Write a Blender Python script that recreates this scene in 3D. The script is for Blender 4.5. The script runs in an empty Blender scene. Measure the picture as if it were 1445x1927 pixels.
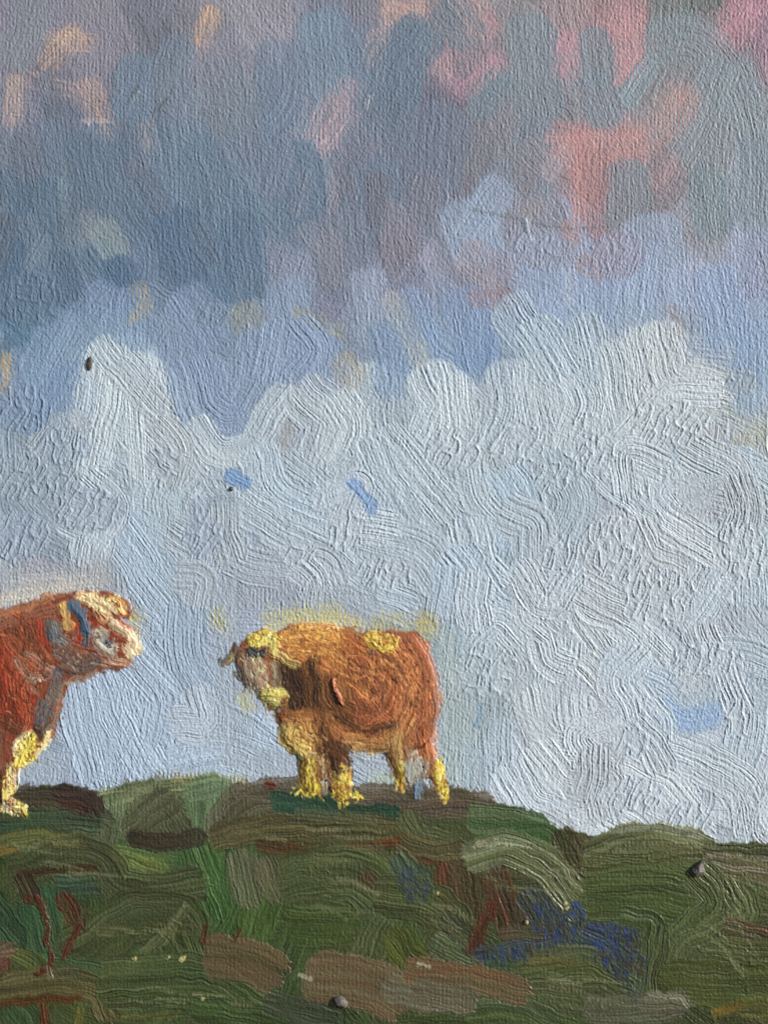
import bpy, math, random
import numpy as np

# ------------------------------------------------------------------ camera, light, exposure
# The place is a painted picture surface: pigment in real relief (bristle ridges, dabs, weave).
S = 0.006                      # metres per picture unit
W, Hh = 1445.0, 1927.0
sc = bpy.context.scene
cam_d = bpy.data.cameras.new("camera"); cam = bpy.data.objects.new("camera", cam_d)
sc.collection.objects.link(cam)
DIST = 14.0
cam.location = (0, -DIST, Hh*S/2); cam.rotation_euler = (math.radians(90), 0, 0)
cam_d.sensor_fit = 'HORIZONTAL'; cam_d.sensor_width = 36
cam_d.lens = 36*DIST/(W*S); cam_d.clip_end = 500
sc.camera = cam

SUN = np.array([0.86, -0.42, 0.30]); SUN = SUN/np.linalg.norm(SUN)
elev = math.asin(SUN[2])
wd = bpy.data.worlds.new("World"); sc.world = wd; wd.use_nodes = True
nt = wd.node_tree; bg = nt.nodes['Background']
sky = nt.nodes.new('ShaderNodeTexSky'); sky.sky_type = 'NISHITA'; sky.sun_disc = False
sky.sun_elevation = elev; sky.sun_rotation = math.atan2(SUN[0], SUN[1])
sky.air_density = 1.0; sky.dust_density = 1.5
nt.links.new(sky.outputs[0], bg.inputs[0]); bg.inputs[1].default_value = 0.10
sl = bpy.data.lights.new("sun", 'SUN'); sl.energy = 4.2; sl.angle = math.radians(1.5); sl.color = (1.0, 0.95, 0.88)
so = bpy.data.objects.new("sun", sl); sc.collection.objects.link(so)
from mathutils import Vector
so.rotation_euler = Vector(SUN).to_track_quat('Z', 'Y').to_euler()
so.location = (8, -6, 12)
sc.view_settings.view_transform = 'Standard'; sc.view_settings.look = 'None'
sc.view_settings.exposure = 0.55; sc.view_settings.gamma = 1.0

# ------------------------------------------------------------------ raster canvas
rng = np.random.default_rng(7); random.seed(7)
G = 1.2                                       # picture units per sample
X0, X1, Y0, Y1 = -300.0, 1745.0, -240.0, 2167.0
NX = int((X1-X0)/G)+1; NY = int((Y1-Y0)/G)+1
gx = (X0+np.arange(NX)*G).astype(np.float32); gy = (Y0+np.arange(NY)*G).astype(np.float32)
PX, PY = np.meshgrid(gx, gy)
H = np.zeros((NY, NX), np.float32)            # relief, picture units
C = np.zeros((NY, NX, 3), np.float32)         # pigment, display-referred, made linear at the end
T = np.ones((NY, NX), np.float32)             # how much weave shows
ID = np.zeros((NY, NX), np.int16)

TAB = rng.random((256, 256)).astype(np.float32)
def vn(x, y):
    xi = np.floor(x); yi = np.floor(y); fx = x-xi; fy = y-yi
    fx = fx*fx*(3-2*fx); fy = fy*fy*(3-2*fy)
    xi = xi.astype(np.int64) & 255; yi = yi.astype(np.int64) & 255
    x2 = (xi+1) & 255; y2 = (yi+1) & 255
    a = TAB[yi, xi]; b = TAB[yi, x2]; c = TAB[y2, xi]; d = TAB[y2, x2]
    return a+(b-a)*fx+(c-a)*fy+(a-b-c+d)*fx*fy
def sstep(a, b, x):
    t = np.clip((x-a)/(b-a), 0, 1); return t*t*(3-2*t)
def col(c):
    return np.array(c, np.float32)/255.0

# weave of the cloth: vertical ribs stronger than horizontal ones
def weave(x, y):
    wx = x+3.0*vn(x/60, y/90)+1.2*vn(x/9+7, y/26); wy = y+3.0*vn(x/80+31, y/60)+1.2*vn(x/26, y/9+5)
    a = np.cos(wx*2*math.pi/7.4); b = np.cos(wy*2*math.pi/7.0)
    ck = np.cos(wx*math.pi/7.4)*np.cos(wy*math.pi/7.0)
    return (0.66*a+0.16*b+0.16*ck)*(0.25+1.2*vn(x/8+3, y/12))
WV = weave(PX, PY).astype(np.float32)
FINE = (vn(PX/2.6, PY/3.4)-0.5+0.7*(vn(PX/1.7+9, PY/2.1)-0.5)).astype(np.float32)

# ---- ground colours of the sky, read off the picture on a 120-unit lattice
SKY = """
868c98 888c96 808a96 888e96 8c939c 7a8a9b 96918f 8c9298 8a8e92 a58c8c 78807e 967e8a
828690 7a828e 7c8690 828c96 808a96 7c8a9a 687688 8c8490 868e96 86929a 828e94 84929a
6a7a8a 6a788a 6c7e8e 708296 76869a 7c8696 767e8e 7c8490 868c92 967f80 8a8c90 86949a
687a8a 76848e 607690 6e8296 788696 848a94 808490 8c98ac 909caa 94929e 8c96a0 8a98a2
647c94 7288a2 768aa2 7a8ea4 8a98ac 8a98b0 8a96ac 8e96a8 96a6be 94a4be 96a6c0 90a0be
8496b0 98a8ba 8c9ab2 8a98b4 8896b4 94a0b2 889ab8 8c9ebc a8b6c4 a8b6c4 b0bcc6 90a2ba
8698b4 b4bec6 bac4cc 909cb6 b6c0c8 b2bcc8 b0beca bac6ce b8c4ce b4c0ca bac4cc aab4b6
9eacba a4b2c0 acb8c4 b4c0cc b0bccc acbace b0bcca aab8c6 aab8c6 aebcc8 b0bcc8 acb8c4
a0acbe a4b0c0 a4b0c0 a6b2c4 aebaca b4c0cc b0bcca aab8c8 acb8c6 bac4ce bec6ce bac4ce
a6aab4 aeacae a0acc0 a4aebe a6b0be a6b0be acb8c8 aebac8 b4bec8 bcc6d0 bac4ce bac4d0
a2aec2 a2aec2 a2aec2 a2aec0 a2aec0 a8b4c4 acb8c4 acbac4 b8c2ca b4c0ce b0bece b4c0ce
a4b0c6 a4b0c6 a8b4c8 b0bcce b0bcce aab6c2 aab6c0 acbac4 bcc4ce bcc6d0 acbcd2 b8c4d2
a4b0c6 a4b0c6 a8b4c8 a8b4c8 a8b4c8 a8b4c8 a8b6c4 b4c0ca c0c8d2 bec8d2 bcc6d4 bec8d4
"""
SK = np.array([[[int(h[i:i+2], 16)/255 for i in (0, 2, 4)] for h in r.split()] for r in SKY.strip().split('\n')], np.float32)
SK *= np.array([1.005, 0.985, 0.98], np.float32)
SK[:5] *= np.array([1.02, 0.99, 0.985], np.float32)
SK[7:] = SK[7:]*0.97+0.016
def field(x, y):
    u = np.clip((np.asarray(x, np.float32)-60)/120, 0, 10.999); v = np.clip((np.asarray(y, np.float32)-60)/120, 0, 11.999)
    i = np.floor(u).astype(int); j = np.floor(v).astype(int); fu = (u-i)[..., None]; fv = (v-j)[..., None]
    fu = fu*fu*(3-2*fu); fv = fv*fv*(3-2*fv)
    return (SK[j, i]*(1-fu)+SK[j, i+1]*fu)*(1-fv)+(SK[j+1, i]*(1-fu)+SK[j+1, i+1]*fu)*fv

wxx = PX+70*(vn(PX/70, PY/90)-0.5); wyy = PY+80*(vn(PX/80+40, PY/70)-0.5)
C[:] = field(wxx, wyy); del wxx, wyy
C *= (1+0.05*(vn(PX/30, PY/50)-0.5))[..., None]

# ---- one brushstroke
def spline(pts, step=7.0):
    P = np.array(pts, np.float64).reshape(-1, 2)
    if len(P) == 2: Q = P
    else:
        E = np.vstack([2*P[0]-P[1], P, 2*P[-1]-P[-2]]); out = []
        for i in range(1, len(E)-2):
            p0, p1, p2, p3 = E[i-1], E[i], E[i+1], E[i+2]
            for t in np.linspace(0, 1, 10, endpoint=False):
                out.append(0.5*(2*p1+(p2-p0)*t+(2*p0-5*p1+4*p2-p3)*t*t+(3*p1-p0-3*p2+p3)*t**3))
        out.append(P[-1]); Q = np.array(out)
    d = np.hypot(*np.diff(Q, axis=0).T); L = np.concatenate([[0], np.cumsum(d)])
    n = max(2, int(L[-1]/step)+1); t = np.linspace(0, L[-1], n)
    return np.stack([np.interp(t, L, Q[:, 0]), np.interp(t, L, Q[:, 1])], 1), L[-1]

def stroke(c, w, pts, amp=0.5, op=1.0, dry=0.0, sp=6.5, body=0.5, streak=0.10, cap=0.6, oid=None,
           pick=0.12, thin=0.0, c2=None, edge=0.5, soft=1.0, seed=None, level=None, taper=0.0, rag=1.0, wp=1.2, fm=0.0):
    """c colour, w width, amp bristle relief, dry broken coverage, body thickness, thin = weave kept"""
    Q, L = spline(pts)
    if L < 1: return
    hw = w/2.0; m = hw*(1+cap)+8
    x0 = max(X0, Q[:, 0].min()-m); x1 = min(X1, Q[:, 0].max()+m); y0 = max(Y0, Q[:, 1].min()-m); y1 = min(Y1, Q[:, 1].max()+m)
    i0 = int((x0-X0)/G); i1 = int((x1-X0)/G)+1; j0 = int((y0-Y0)/G); j1 = int((y1-Y0)/G)+1
    if i1-i0 < 2 or j1-j0 < 2: return
    sl_ = (slice(j0, j1), slice(i0, i1)); x = PX[sl_]; y = PY[sl_]
    if wp:
        xa, ya = x, y
        x = xa+wp*2.6*(vn(xa/19+wp, ya/23)-0.5)+wp*0.35*(vn(xa/4.3, ya/5+wp)-0.5); y = ya+wp*2.6*(vn(xa/21+70, ya/18)-0.5)+wp*0.35*(vn(xa/5+33, ya/4.1)-0.5)
    best = np.full(x.shape, 1e9, np.float32); s = np.zeros_like(x); d = np.zeros_like(x)
    seg = np.diff(Q, axis=0); sl = np.hypot(seg[:, 0], seg[:, 1]); acc = np.concatenate([[0], np.cumsum(sl)])
    n = len(seg)
    for k in range(n):
        ux, uy = seg[k]/sl[k]; rx = x-Q[k, 0]; ry = y-Q[k, 1]
        t = rx*ux+ry*uy; tc = np.clip(t, 0, sl[k])
        q = (rx-tc*ux)**2+(ry-tc*uy)**2
        b = q < best
        te = t.copy()
        if k > 0: te = np.maximum(te, 0)
        if k < n-1: te = np.minimum(te, sl[k])
        best = np.where(b, q, best); s = np.where(b, acc[k]+te, s)
        dd = rx*(-uy)+ry*ux
        if 0 < k < n-1: dd = np.sign(dd)*np.sqrt(q)
        d = np.where(b, dd, d)
    r = (rng.random() if seed is None else seed)*200
    # wandering and raggedness
    wob = 0.16*hw*(vn(s/38+r, np.full_like(s, r+3.3))-0.5)
    d = d+wob
    we = hw*(1+0.16*(vn(s/22+r*1.7, np.sign(d)*7+r)-0.5)*rag)
    if taper: we = we*(1-taper*np.clip(s/max(L, 1), 0, 1))
    v = d/we
    av = np.abs(v)
    capr = cap*hw*np.sqrt(np.clip(1-v*v, 0, 1))
    bj = vn(d/sp*1.3+r, np.full_like(d, r*0.7))          # each bristle ends somewhere else
    e0 = -capr*(0.6+0.4*bj)+hw*0.10*(bj-0.5); e1 = L+capr*(0.55+0.6*bj)*rag+hw*0.2*(bj-0.5)*rag
    fw = 1.6*soft
    a = sstep(-fw, fw, (1-av)*we+(2.0+fw*0.9)*(vn(x/5, y/6)+0.6*vn(x/2.3, y/3)-0.8)*1.6)*sstep(-fw, fw, s-e0)*sstep(-fw*1.5, fw*1.5, e1-s)
    # bristle relief across the stroke, drifting slowly along it
    dw = d+1.5*(vn(s/55+r, d/40)-0.5)
    n0 = vn(dw/sp*1.9+r, s/120+r); n1 = vn(dw/sp*3.3+r*2, s/70)
    B = 0.55*(n0-0.5)-0.50*(np.clip(1-np.abs(n0-0.42)*5.5, 0, 1)**1.5-0.25)+0.75*(n1-0.5)+0.12*(vn(dw/(sp*3)+9, s/150)-0.5)
    B = B*(0.6+0.8*vn(s/45+r, dw/26))
    if dry > 0:
        tex = 0.5+0.75*WV[sl_]+0.8*B+0.5*(vn(x/11+r, y/14)-0.5)
        prog = 0.65+0.35*np.clip(s/max(L, 1), 0, 1)
        fall = 0.5+0.5*(1-av*av)
        a = a*sstep(0.0, 0.45, tex-(dry*1.15*prog)+0.35*(fall-0.6)+0.1)
    a = a*op
    ht = body*(0.75+0.4*(1-av*av))+amp*2.0*B
    ht = ht+edge*np.exp(-((av-0.93)*we/2.6)**2)*np.where(d > 0, 1.0, 0.55)*(0.5+vn(s/16+r, np.sign(d)*5))
    ht = ht+edge*1.1*np.exp(-((s-e1+3)/3.2)**2)*(0.4+bj)
    if level is None: level = 0.35*float(H[sl_].mean())
    Hs = H[sl_]; k = a*(0.92 if thin < 0.5 else 0.6)
    H[sl_] = Hs*(1-k)+(level+ht)*k
    cc = np.empty(x.shape+(3,), np.float32); cc[:] = col(c)
    if fm: cc = cc*(1-fm)+field(x, y)*fm
    if c2 is not None:
        mx = sstep(0.35, 0.7, vn(dw/(sp*1.8)+r, s/160+r*2))[..., None]; cc = cc*(1-mx)+col(c2)*mx
    cc = cc*(1+streak*(B*1.3+0.5*(vn(s/60, d/18+r)-0.5)))[..., None]
    pk = (pick*(0.6+1.2*vn(dw/9+r, s/70)))[..., None]*np.ones(1, np.float32)
    Cs = C[sl_]; cc = cc*(1-pk)+Cs*pk; aa = a[..., None]
    C[sl_] = Cs*(1-aa)+cc*aa
    Ts = T[sl_]; T[sl_] = Ts*(1-a)+thin*a
    if oid is not None:
        I = ID[sl_]; I[a > 0.45] = oid

def poly(pts, c, oid=None, rough=6.0, h=0.5, thin=0.3, op=1.0, soft=2.5):
    P = np.array(pts, np.float32).reshape(-1, 2)
    x0, y0 = P.min(0)-14; x1, y1 = P.max(0)+14
    i0 = max(0, int((x0-X0)/G)); i1 = min(NX, int((x1-X0)/G)+1); j0 = max(0, int((y0-Y0)/G)); j1 = min(NY, int((y1-Y0)/G)+1)
    sl_ = (slice(j0, j1), slice(i0, i1)); x = PX[sl_]+rough*(vn(PX[sl_]/14, PY[sl_]/14)-0.5); y = PY[sl_]+rough*(vn(PX[sl_]/13+50, PY[sl_]/13)-0.5)
    ins = np.zeros(x.shape, bool); dm = np.full(x.shape, 1e9, np.float32)
    for k in range(len(P)):
        ax, ay = P[k]; bx, by = P[(k+1) % len(P)]
        if ay != by:
            cnd = ((ay > y) != (by > y)) & (x < (bx-ax)*(y-ay)/(by-ay)+ax); ins ^= cnd
        ux, uy = bx-ax, by-ay; l2 = ux*ux+uy*uy
        t = np.clip(((x-ax)*ux+(y-ay)*uy)/max(l2, 1e-6), 0, 1); dm = np.minimum(dm, np.hypot(x-ax-t*ux, y-ay-t*uy))
    sd = np.where(ins, dm, -dm); a = sstep(-soft, soft, sd)*op
    cc = col(c)*(1+0.08*(vn(x/9, y/30)-0.5))[..., None]
    C[sl_] = C[sl_]*(1-a[..., None])+cc*a[..., None]
    H[sl_] = H[sl_]*(1-0.6*a)+h*a; T[sl_] = T[sl_]*(1-a)+thin*a
    if oid is not None:
        I = ID[sl_]; I[a > 0.5] = oid

def stipple(cx, cy, rx, ry, ang=25, amp=1.6, cs=None, sc_=1.0):
    """ridges torn up where a loaded brush was lifted"""
    m = max(rx, ry)+10
    i0 = max(0, int((cx-m-X0)/G)); i1 = min(NX, int((cx+m-X0)/G)); j0 = max(0, int((cy-m-Y0)/G)); j1 = min(NY, int((cy+m-Y0)/G))
    sl_ = (slice(j0, j1), slice(i0, i1)); x = PX[sl_]-cx; y = PY[sl_]-cy
    th = math.radians(ang); u = x*math.cos(th)+y*math.sin(th); v = -x*math.sin(th)+y*math.cos(th)
    k = rng.random()*90
    rr = (x/rx)**2+(y/ry)**2+0.5*(vn(x/18+k, y/18)-0.5); a = sstep(1.05, 0.8, rr)
    u2 = u+10*(vn(u/22+k, v/26)-0.5)*sc_; 
    n1 = 1-np.abs(2*vn(u2/(8.5*sc_)+k, v/(30*sc_)+k)-1); n2 = 1-np.abs(2*vn(u2/(5.5*sc_)+k+50, v/(16*sc_))-1)
    hgt = 1.25*amp*(np.maximum(n1, n2*0.85)**6)+0.35*amp*(vn(u/5, v/9)-0.5)
    H[sl_] = H[sl_]*(1-0.8*a)+(0.3+hgt)*a; T[sl_] *= (1-a)
    if cs is not None:
        C[sl_] = C[sl_]*(1-0.75*a[..., None])+col(cs)*0.75*a[..., None]

def dabs(oid, cols, cx, cy, rx, ry, n, w=4, l=9, ang=90, body=0.6, spread=18):
    for _ in range(n):
        t = rng.random()*6.283; q = math.sqrt(rng.random())*1.05; x = cx+rx*q*math.cos(t); y = cy+ry*q*math.sin(t); a = math.radians(ang+rng.normal()*spread)
        ll = l*rng.uniform(0.4, 1.3); stroke(cols[rng.integers(len(cols))], w*rng.uniform(0.5, 1.3), [x-ll/2*math.cos(a), y-ll/2*math.sin(a), x+ll/2*math.cos(a), y+ll/2*math.sin(a)], amp=0.3, body=body, edge=0.3, sp=3, soft=0.9, wp=0.7, oid=oid, thin=0.0, level=float(0.2), op=0.85, streak=0.3)
# ------------------------------------------------------------------ SKY paint
def rand_strokes(n, xr, yr, wr, lr, angf, amp, thin, op, spd=4.6, dry=0.0, jit=0.02, curve=0.5, body=0.4, edge=0.4, mask=None, pick=0.15):
    for _ in range(n):
        x = rng.uniform(*xr); y = rng.uniform(*yr)
        if mask and not mask(x, y): continue
        w = rng.uniform(*wr); l = rng.uniform(*lr)*w; a = math.radians(angf(x, y)+rng.normal()*16)
        k = rng.normal()*curve; dx, dy = math.cos(a), math.sin(a)
        p = [x-dx*l/2, y-dy*l/2, x-dy*k*l*0.25, y+dx*k*l*0.25, x+dx*l/2, y+dy*l/2]
        c = field(np.array([x]), np.array([y]))[0]*(1+rng.normal()*jit)
        c = c*(1+rng.normal(size=3)*0.008)
        stroke(c*255, w, p, amp=amp, thin=thin, op=op, dry=dry, sp=spd, body=body, edge=edge, soft=3.5 if op < 0.9 else 2.0, pick=pick, fm=0.1, cap=0.9)

rand_strokes(300, (-300, 1745), (-240, 620), (60, 120), (1.0, 2.0), lambda x, y: 82+14*math.sin(x/90+y/130), 0.24, 0.45, 0.8, edge=0.10, jit=0.06)
rand_strokes(110, (-100, 720), (230, 640), (50, 95), (1.2, 2.4), lambda x, y: 95+20*math.sin(x/70), 0.42, 0.12, 0.85, edge=0.22, jit=0.07)
rand_strokes(50, (950, 1500), (60, 420), (50, 90), (1.0, 2.0), lambda x, y: 95+28*math.sin(x/60), 0.42, 0.12, 0.8, edge=0.25, jit=0.05)
rand_strokes(90, (-300, 1745), (540, 740), (60, 100), (1.0, 1.8), lambda x, y: 110+40*math.sin(x/50), 0.38, 0.2, 0.85, edge=0.28, jit=0.05)
# cloud bank
rand_strokes(330, (-300, 1745), (760, 1600), (60, 115), (0.9, 1.9), lambda x, y: 72+32*math.sin(x/83+y/61), 0.50, 0.05, 0.95, edge=0.5, jit=0.045, curve=0.9)

ST = []   # authored strokes: colour, width, path, keyword arguments
def sA(c, w, *p, **k): stroke(c, w, list(p), **k)
pe = dict(dry=0.42, thin=0.9, amp=0.2, body=0.15, edge=0.0, soft=4, pick=0.3, sp=5)
sA((200,166,142), 56, 140,62, 88,118, **pe); sA((196,164,142), 40, 90,75, 170,80, **pe)
sA((186,160,145), 50, 30,150, 22,225, **pe); sA((176,156,150), 46, 130,165, 60,150, **pe)
sA((184,156,146), 60, 160,160, 205,245, **pe); sA((206,196,190), 34, 160,235, 215,240, **pe)
sA((206,168,140), 44, 400,20, 378,80, **pe); sA((170,160,155), 38, 272,235, 285,272, **pe)
sA((178,158,158), 76, 655,160, 610,260, **pe); sA((196,172,172), 40, 680,180, 600,290, **pe)
sA((200,172,164), 40, 712,60, 690,160, **pe); sA((200,164,150), 66, 735,8, 790,18, **pe)
ps = dict(op=0.8, dry=0.28, thin=0.8, amp=0.25, body=0.2, edge=0.0, soft=8, pick=0.25, sp=5)
sA((190,152,146), 62, 870,-30, 905,40, 880,70, **ps); sA((178,142,150), 60, 925,40, 860,95, **ps)
sA((184,142,156), 56, 935,105, 868,165, **ps); sA((176,146,156), 50, 830,110, 845,150, **ps)
sA((104,124,140), 74, 775,60, 752,190, amp=0.3, thin=0.3, op=0.85, soft=3)
sA((118,130,146), 90, 700,60, 680,240, amp=0.22, thin=0.6, op=0.5, soft=5)
sA((186,142,154), 62, 1062,70, 1064,125, **ps); sA((190,150,146), 54, 1140,40, 1190,50, **ps)
sA((190,150,150), 66, 1190,-30, 1185,60, 1188,135, **ps); sA((198,152,148), 46, 1160,150, 1215,95, **ps)
sA((194,144,156), 72, 1400,15, 1368,72, **ps); sA((194,150,158), 40, 1460,-5, 1420,20, **ps)
sA((130,142,150), 64, 1115,65, 1128,150, amp=0.5, thin=0.1, sp=5.5, soft=4, op=0.85); sA((136,150,158), 40, 1230,110, 1175,190, amp=0.5, sp=7)
sA((118,128,124), 90, 1265,-60, 1260,60, amp=0.35, thin=0.3, op=0.9); sA((110,118,114), 60, 1330,-40, 1330,8, amp=0.3, thin=0.3)
sA((134,146,152), 90, 1230,80, 1310,75, 1370,150, 1400,260, amp=0.5, thin=0.05, sp=5.5, soft=5, op=0.8)
sA((136,147,153), 80, 1355,130, 1320,230, 1285,290, amp=0.5, thin=0.05, sp=5.5, soft=5, op=0.8)
sA((182,148,142), 84, 1290,175, 1250,235, 1190,265, **ps)
sA((190,144,138), 84, 1040,262, 1130,272, 1200,262, **ps); sA((188,142,136), 78, 1090,270, 1098,330, 1092,395, **dict(ps, taper=0.5))
sA((126,138,147), 66, 1120,150, 1145,225, amp=0.35, thin=0.1, soft=4, op=0.85); sA((176,146,146), 40, 1262,300, 1235,350, **ps)
sA((176,142,138), 44, 1070,425, 1075,445, **ps); sA((164,150,140), 40, 1000,345, 1000,400, **{**ps, 'op': 0.5})
sA((134,140,146), 120, 950,160, 900,300, amp=0.22, thin=0.6, op=0.6, soft=7); sA((122,132,146), 150, 740,250, 780,420, amp=0.2, thin=0.7, op=0.5, soft=9)
# darker blue passages, upper left
for c, w, p in [((112,130,148),90,(330,240,340,330,330,420)), ((104,126,146),80,(470,260,490,380,560,450)), ((94,114,136),90,(250,380,300,470,290,560)),
                ((92,112,130),80,(20,330,60,420,40,520)), ((98,116,132),80,(120,360,110,450,150,540)), ((112,128,142),70,(90,330,95,400)),
                ((100,120,140),90,(360,420,380,500,350,560)), ((110,130,152),100,(530,100,520,190,470,250)), ((112,128,146),90,(100,240,110,310)),
                ((98,118,140),70,(430,440,440,520)), ((88,112,136),80,(0,520,30,600)), ((96,122,150),80,(90,540,60,640)), ((88,114,138),60,(180,470,230,540)),
                ((118,136,160),80,(610,30,640,90,660,150)), ((98,112,126),50,(80,150,100,210)), ((102,118,134),50,(235,215,240,290))]:
    stroke(c, w, p, amp=0.42, thin=0.12, op=0.75, edge=0.15, soft=6, sp=6, fm=0.3)
sA((136,150,152), 62, 185,430, 215,470, amp=0.3, thin=0.3, op=0.8, soft=4); sA((120,138,150), 60, 95,345, 90,400, amp=0.3, thin=0.3, op=0.7, soft=4)
for c, w, p in [((112,126,142),110,(790,70,740,120,720,190)), ((122,134,144),80,(850,20,880,60)), ((130,142,150),100,(1000,60,1010,200)), ((118,136,146),56,(935,150,905,200)), ((124,140,156),90,(600,50,615,150)),
                ((104,120,138),110,(180,270,190,360)), ((96,114,134),90,(60,360,70,440)), ((108,126,146),130,(400,290,420,400)), ((92,112,136),90,(330,420,350,530)), ((98,118,140),90,(450,430,460,540)), ((88,108,130),90,(10,450,30,560)),
                ((90,110,132),80,(110,500,120,590)), ((104,122,142),100,(560,300,570,400)), ((112,126,144),120,(700,330,690,440)), ((116,126,142),110,(830,230,820,330)), ((120,128,142),110,(640,430,650,520)), ((116,132,150),80,(260,130,250,200)),
                ((126,136,146),90,(440,180,450,260)), ((124,134,146),80,(1010,250,1000,340)), ((126,136,144),90,(1180,330,1180,410)), ((122,138,146),80,(1330,330,1340,420)), ((126,140,150),90,(1430,280,1430,400)), ((128,138,150),70,(950,330,900,400)),
                ((84,106,130),60,(220,500,250,560)), ((96,118,142),60,(400,540,410,590)), ((100,124,150),70,(40,610,80,650)), ((132,138,144),80,(60,20,40,100)), ((118,130,144),70,(330,90,320,170)), ((112,124,138),60,(760,210,745,270))]:
    stroke(c, w, p, amp=0.34, thin=0.35, op=0.85, edge=0.2, soft=3.5, sp=5, cap=0.9, wp=2.5)
for _ in range(70):
    x = rng.uniform(-100, 1500); y = rng.uniform(250, 720); a = 1.5+rng.normal()*0.35; c = field(np.array([x]), np.array([y]))[0]*255*(1+rng.normal()*0.06); l = rng.uniform(30, 80)
    stroke(c, rng.uniform(30, 60), [x, y, x+l*math.cos(a), y+l*math.sin(a)], amp=0.42, thin=0.15, op=0.8, edge=0.25, soft=2.5, sp=4.8, cap=0.9, wp=2)
# blue band strokes
for c, w, p in [((134,154,184),90,(210,560,130,650,60,760)), ((138,156,184),80,(120,600,70,700)), ((126,146,184),110,(150,720,90,800)), ((116,142,186),36,(165,760,145,850)),
                ((134,152,184),90,(250,560,240,640)), ((138,152,182),90,(350,560,400,640)), ((142,160,188),80,(540,540,560,640)), ((134,152,188),90,(600,630,600,720)),
                ((152,164,182),70,(690,520,700,640)), ((138,158,194),80,(760,560,800,660,850,700)), ((132,154,194),90,(880,560,905,680)), ((132,152,186),60,(720,620,740,740)),
                ((156,174,200),110,(870,400,900,470)), ((160,176,200),70,(940,350,880,440)), ((150,168,200),100,(1010,460,1020,560)), ((146,166,200),90,(1120,520,1130,600)),
                ((152,170,198),120,(1230,430,1240,570)), ((142,162,196),90,(1340,520,1370,640)), ((152,168,196),90,(1210,470,1190,590)), ((144,164,200),80,(1420,620,1420,760)),
                ((128,150,188),34,(925,640,915,690)), ((146,166,202),60,(1070,600,1000,620))]:
    stroke(c, w, p, amp=0.38, thin=0.2, op=0.8, edge=0.2, soft=5, fm=0.3)
# scratched and dry accents
for c, w, p in [((176,166,136),34,(262,535,270,590)), ((168,160,120),20,(250,590,245,605)), ((150,154,140),64,(450,585,480,615)), ((164,160,130),30,(556,588,640,625)), ((166,160,142),60,(640,680,665,720)),
                ((214,176,110),34,(8,672,6,740)), ((178,178,166),46,(735,560,800,690)), ((160,152,156),72,(880,480,950,520)), ((150,130,128),40,(890,560,960,560)), ((160,132,122),34,(1095,490,1125,520)), ((146,132,128),26,(1262,580,1280,630)), ((172,170,146),34,(1385,835,1445,815,1480,812)),
                ((160,164,160),50,(500,700,520,790)), ((166,160,150),26,(545,795,530,870)), ((140,150,160),34,(750,800,765,825)), ((172,160,110),16,(752,828,772,826))]:
    stroke(c, w, p, dry=0.3, thin=0.8, amp=0.25, body=0.15, edge=0.0, soft=4, pick=0.3, sp=5)
for c, w, p in [((196,150,150),46,(1195,20,1188,70,1190,125)), ((190,148,152),50,(1068,80,1062,130)), ((192,148,156),56,(1400,20,1370,75)), ((180,146,150),46,(930,120,872,168)), ((178,150,150),46,(835,115,845,150)), ((184,154,148),50,(880,0,900,60)),
                ((184,152,144),60,(1285,185,1250,240,1195,268)), ((188,146,140),66,(1048,268,1125,276,1190,268)), ((186,144,138),60,(1090,280,1098,335,1092,395)), ((176,142,138),30,(1068,430,1078,440)), ((190,168,158),30,(735,10,700,110)), ((178,158,158),50,(655,165,610,255)),
                ((192,168,146),40,(140,66,90,112)), ((188,164,146),36,(165,165,205,240)), ((192,168,146),30,(400,25,380,80)), ((180,162,150),34,(30,150,22,220)), ((170,150,150),34,(1262,300,1235,345))]:
    stroke(c, w, p, dry=0.52, thin=0.9, amp=0.2, body=0.1, edge=0.0, soft=8, pick=0.2, sp=5, op=0.85, wp=3, cap=0.9)
cl = dict(amp=0.62, thin=0.0, edge=0.55, sp=4.6, body=0.6, streak=0.09, fm=0.0, pick=0.2, soft=1.8, cap=0.8, wp=0.9)
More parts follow.
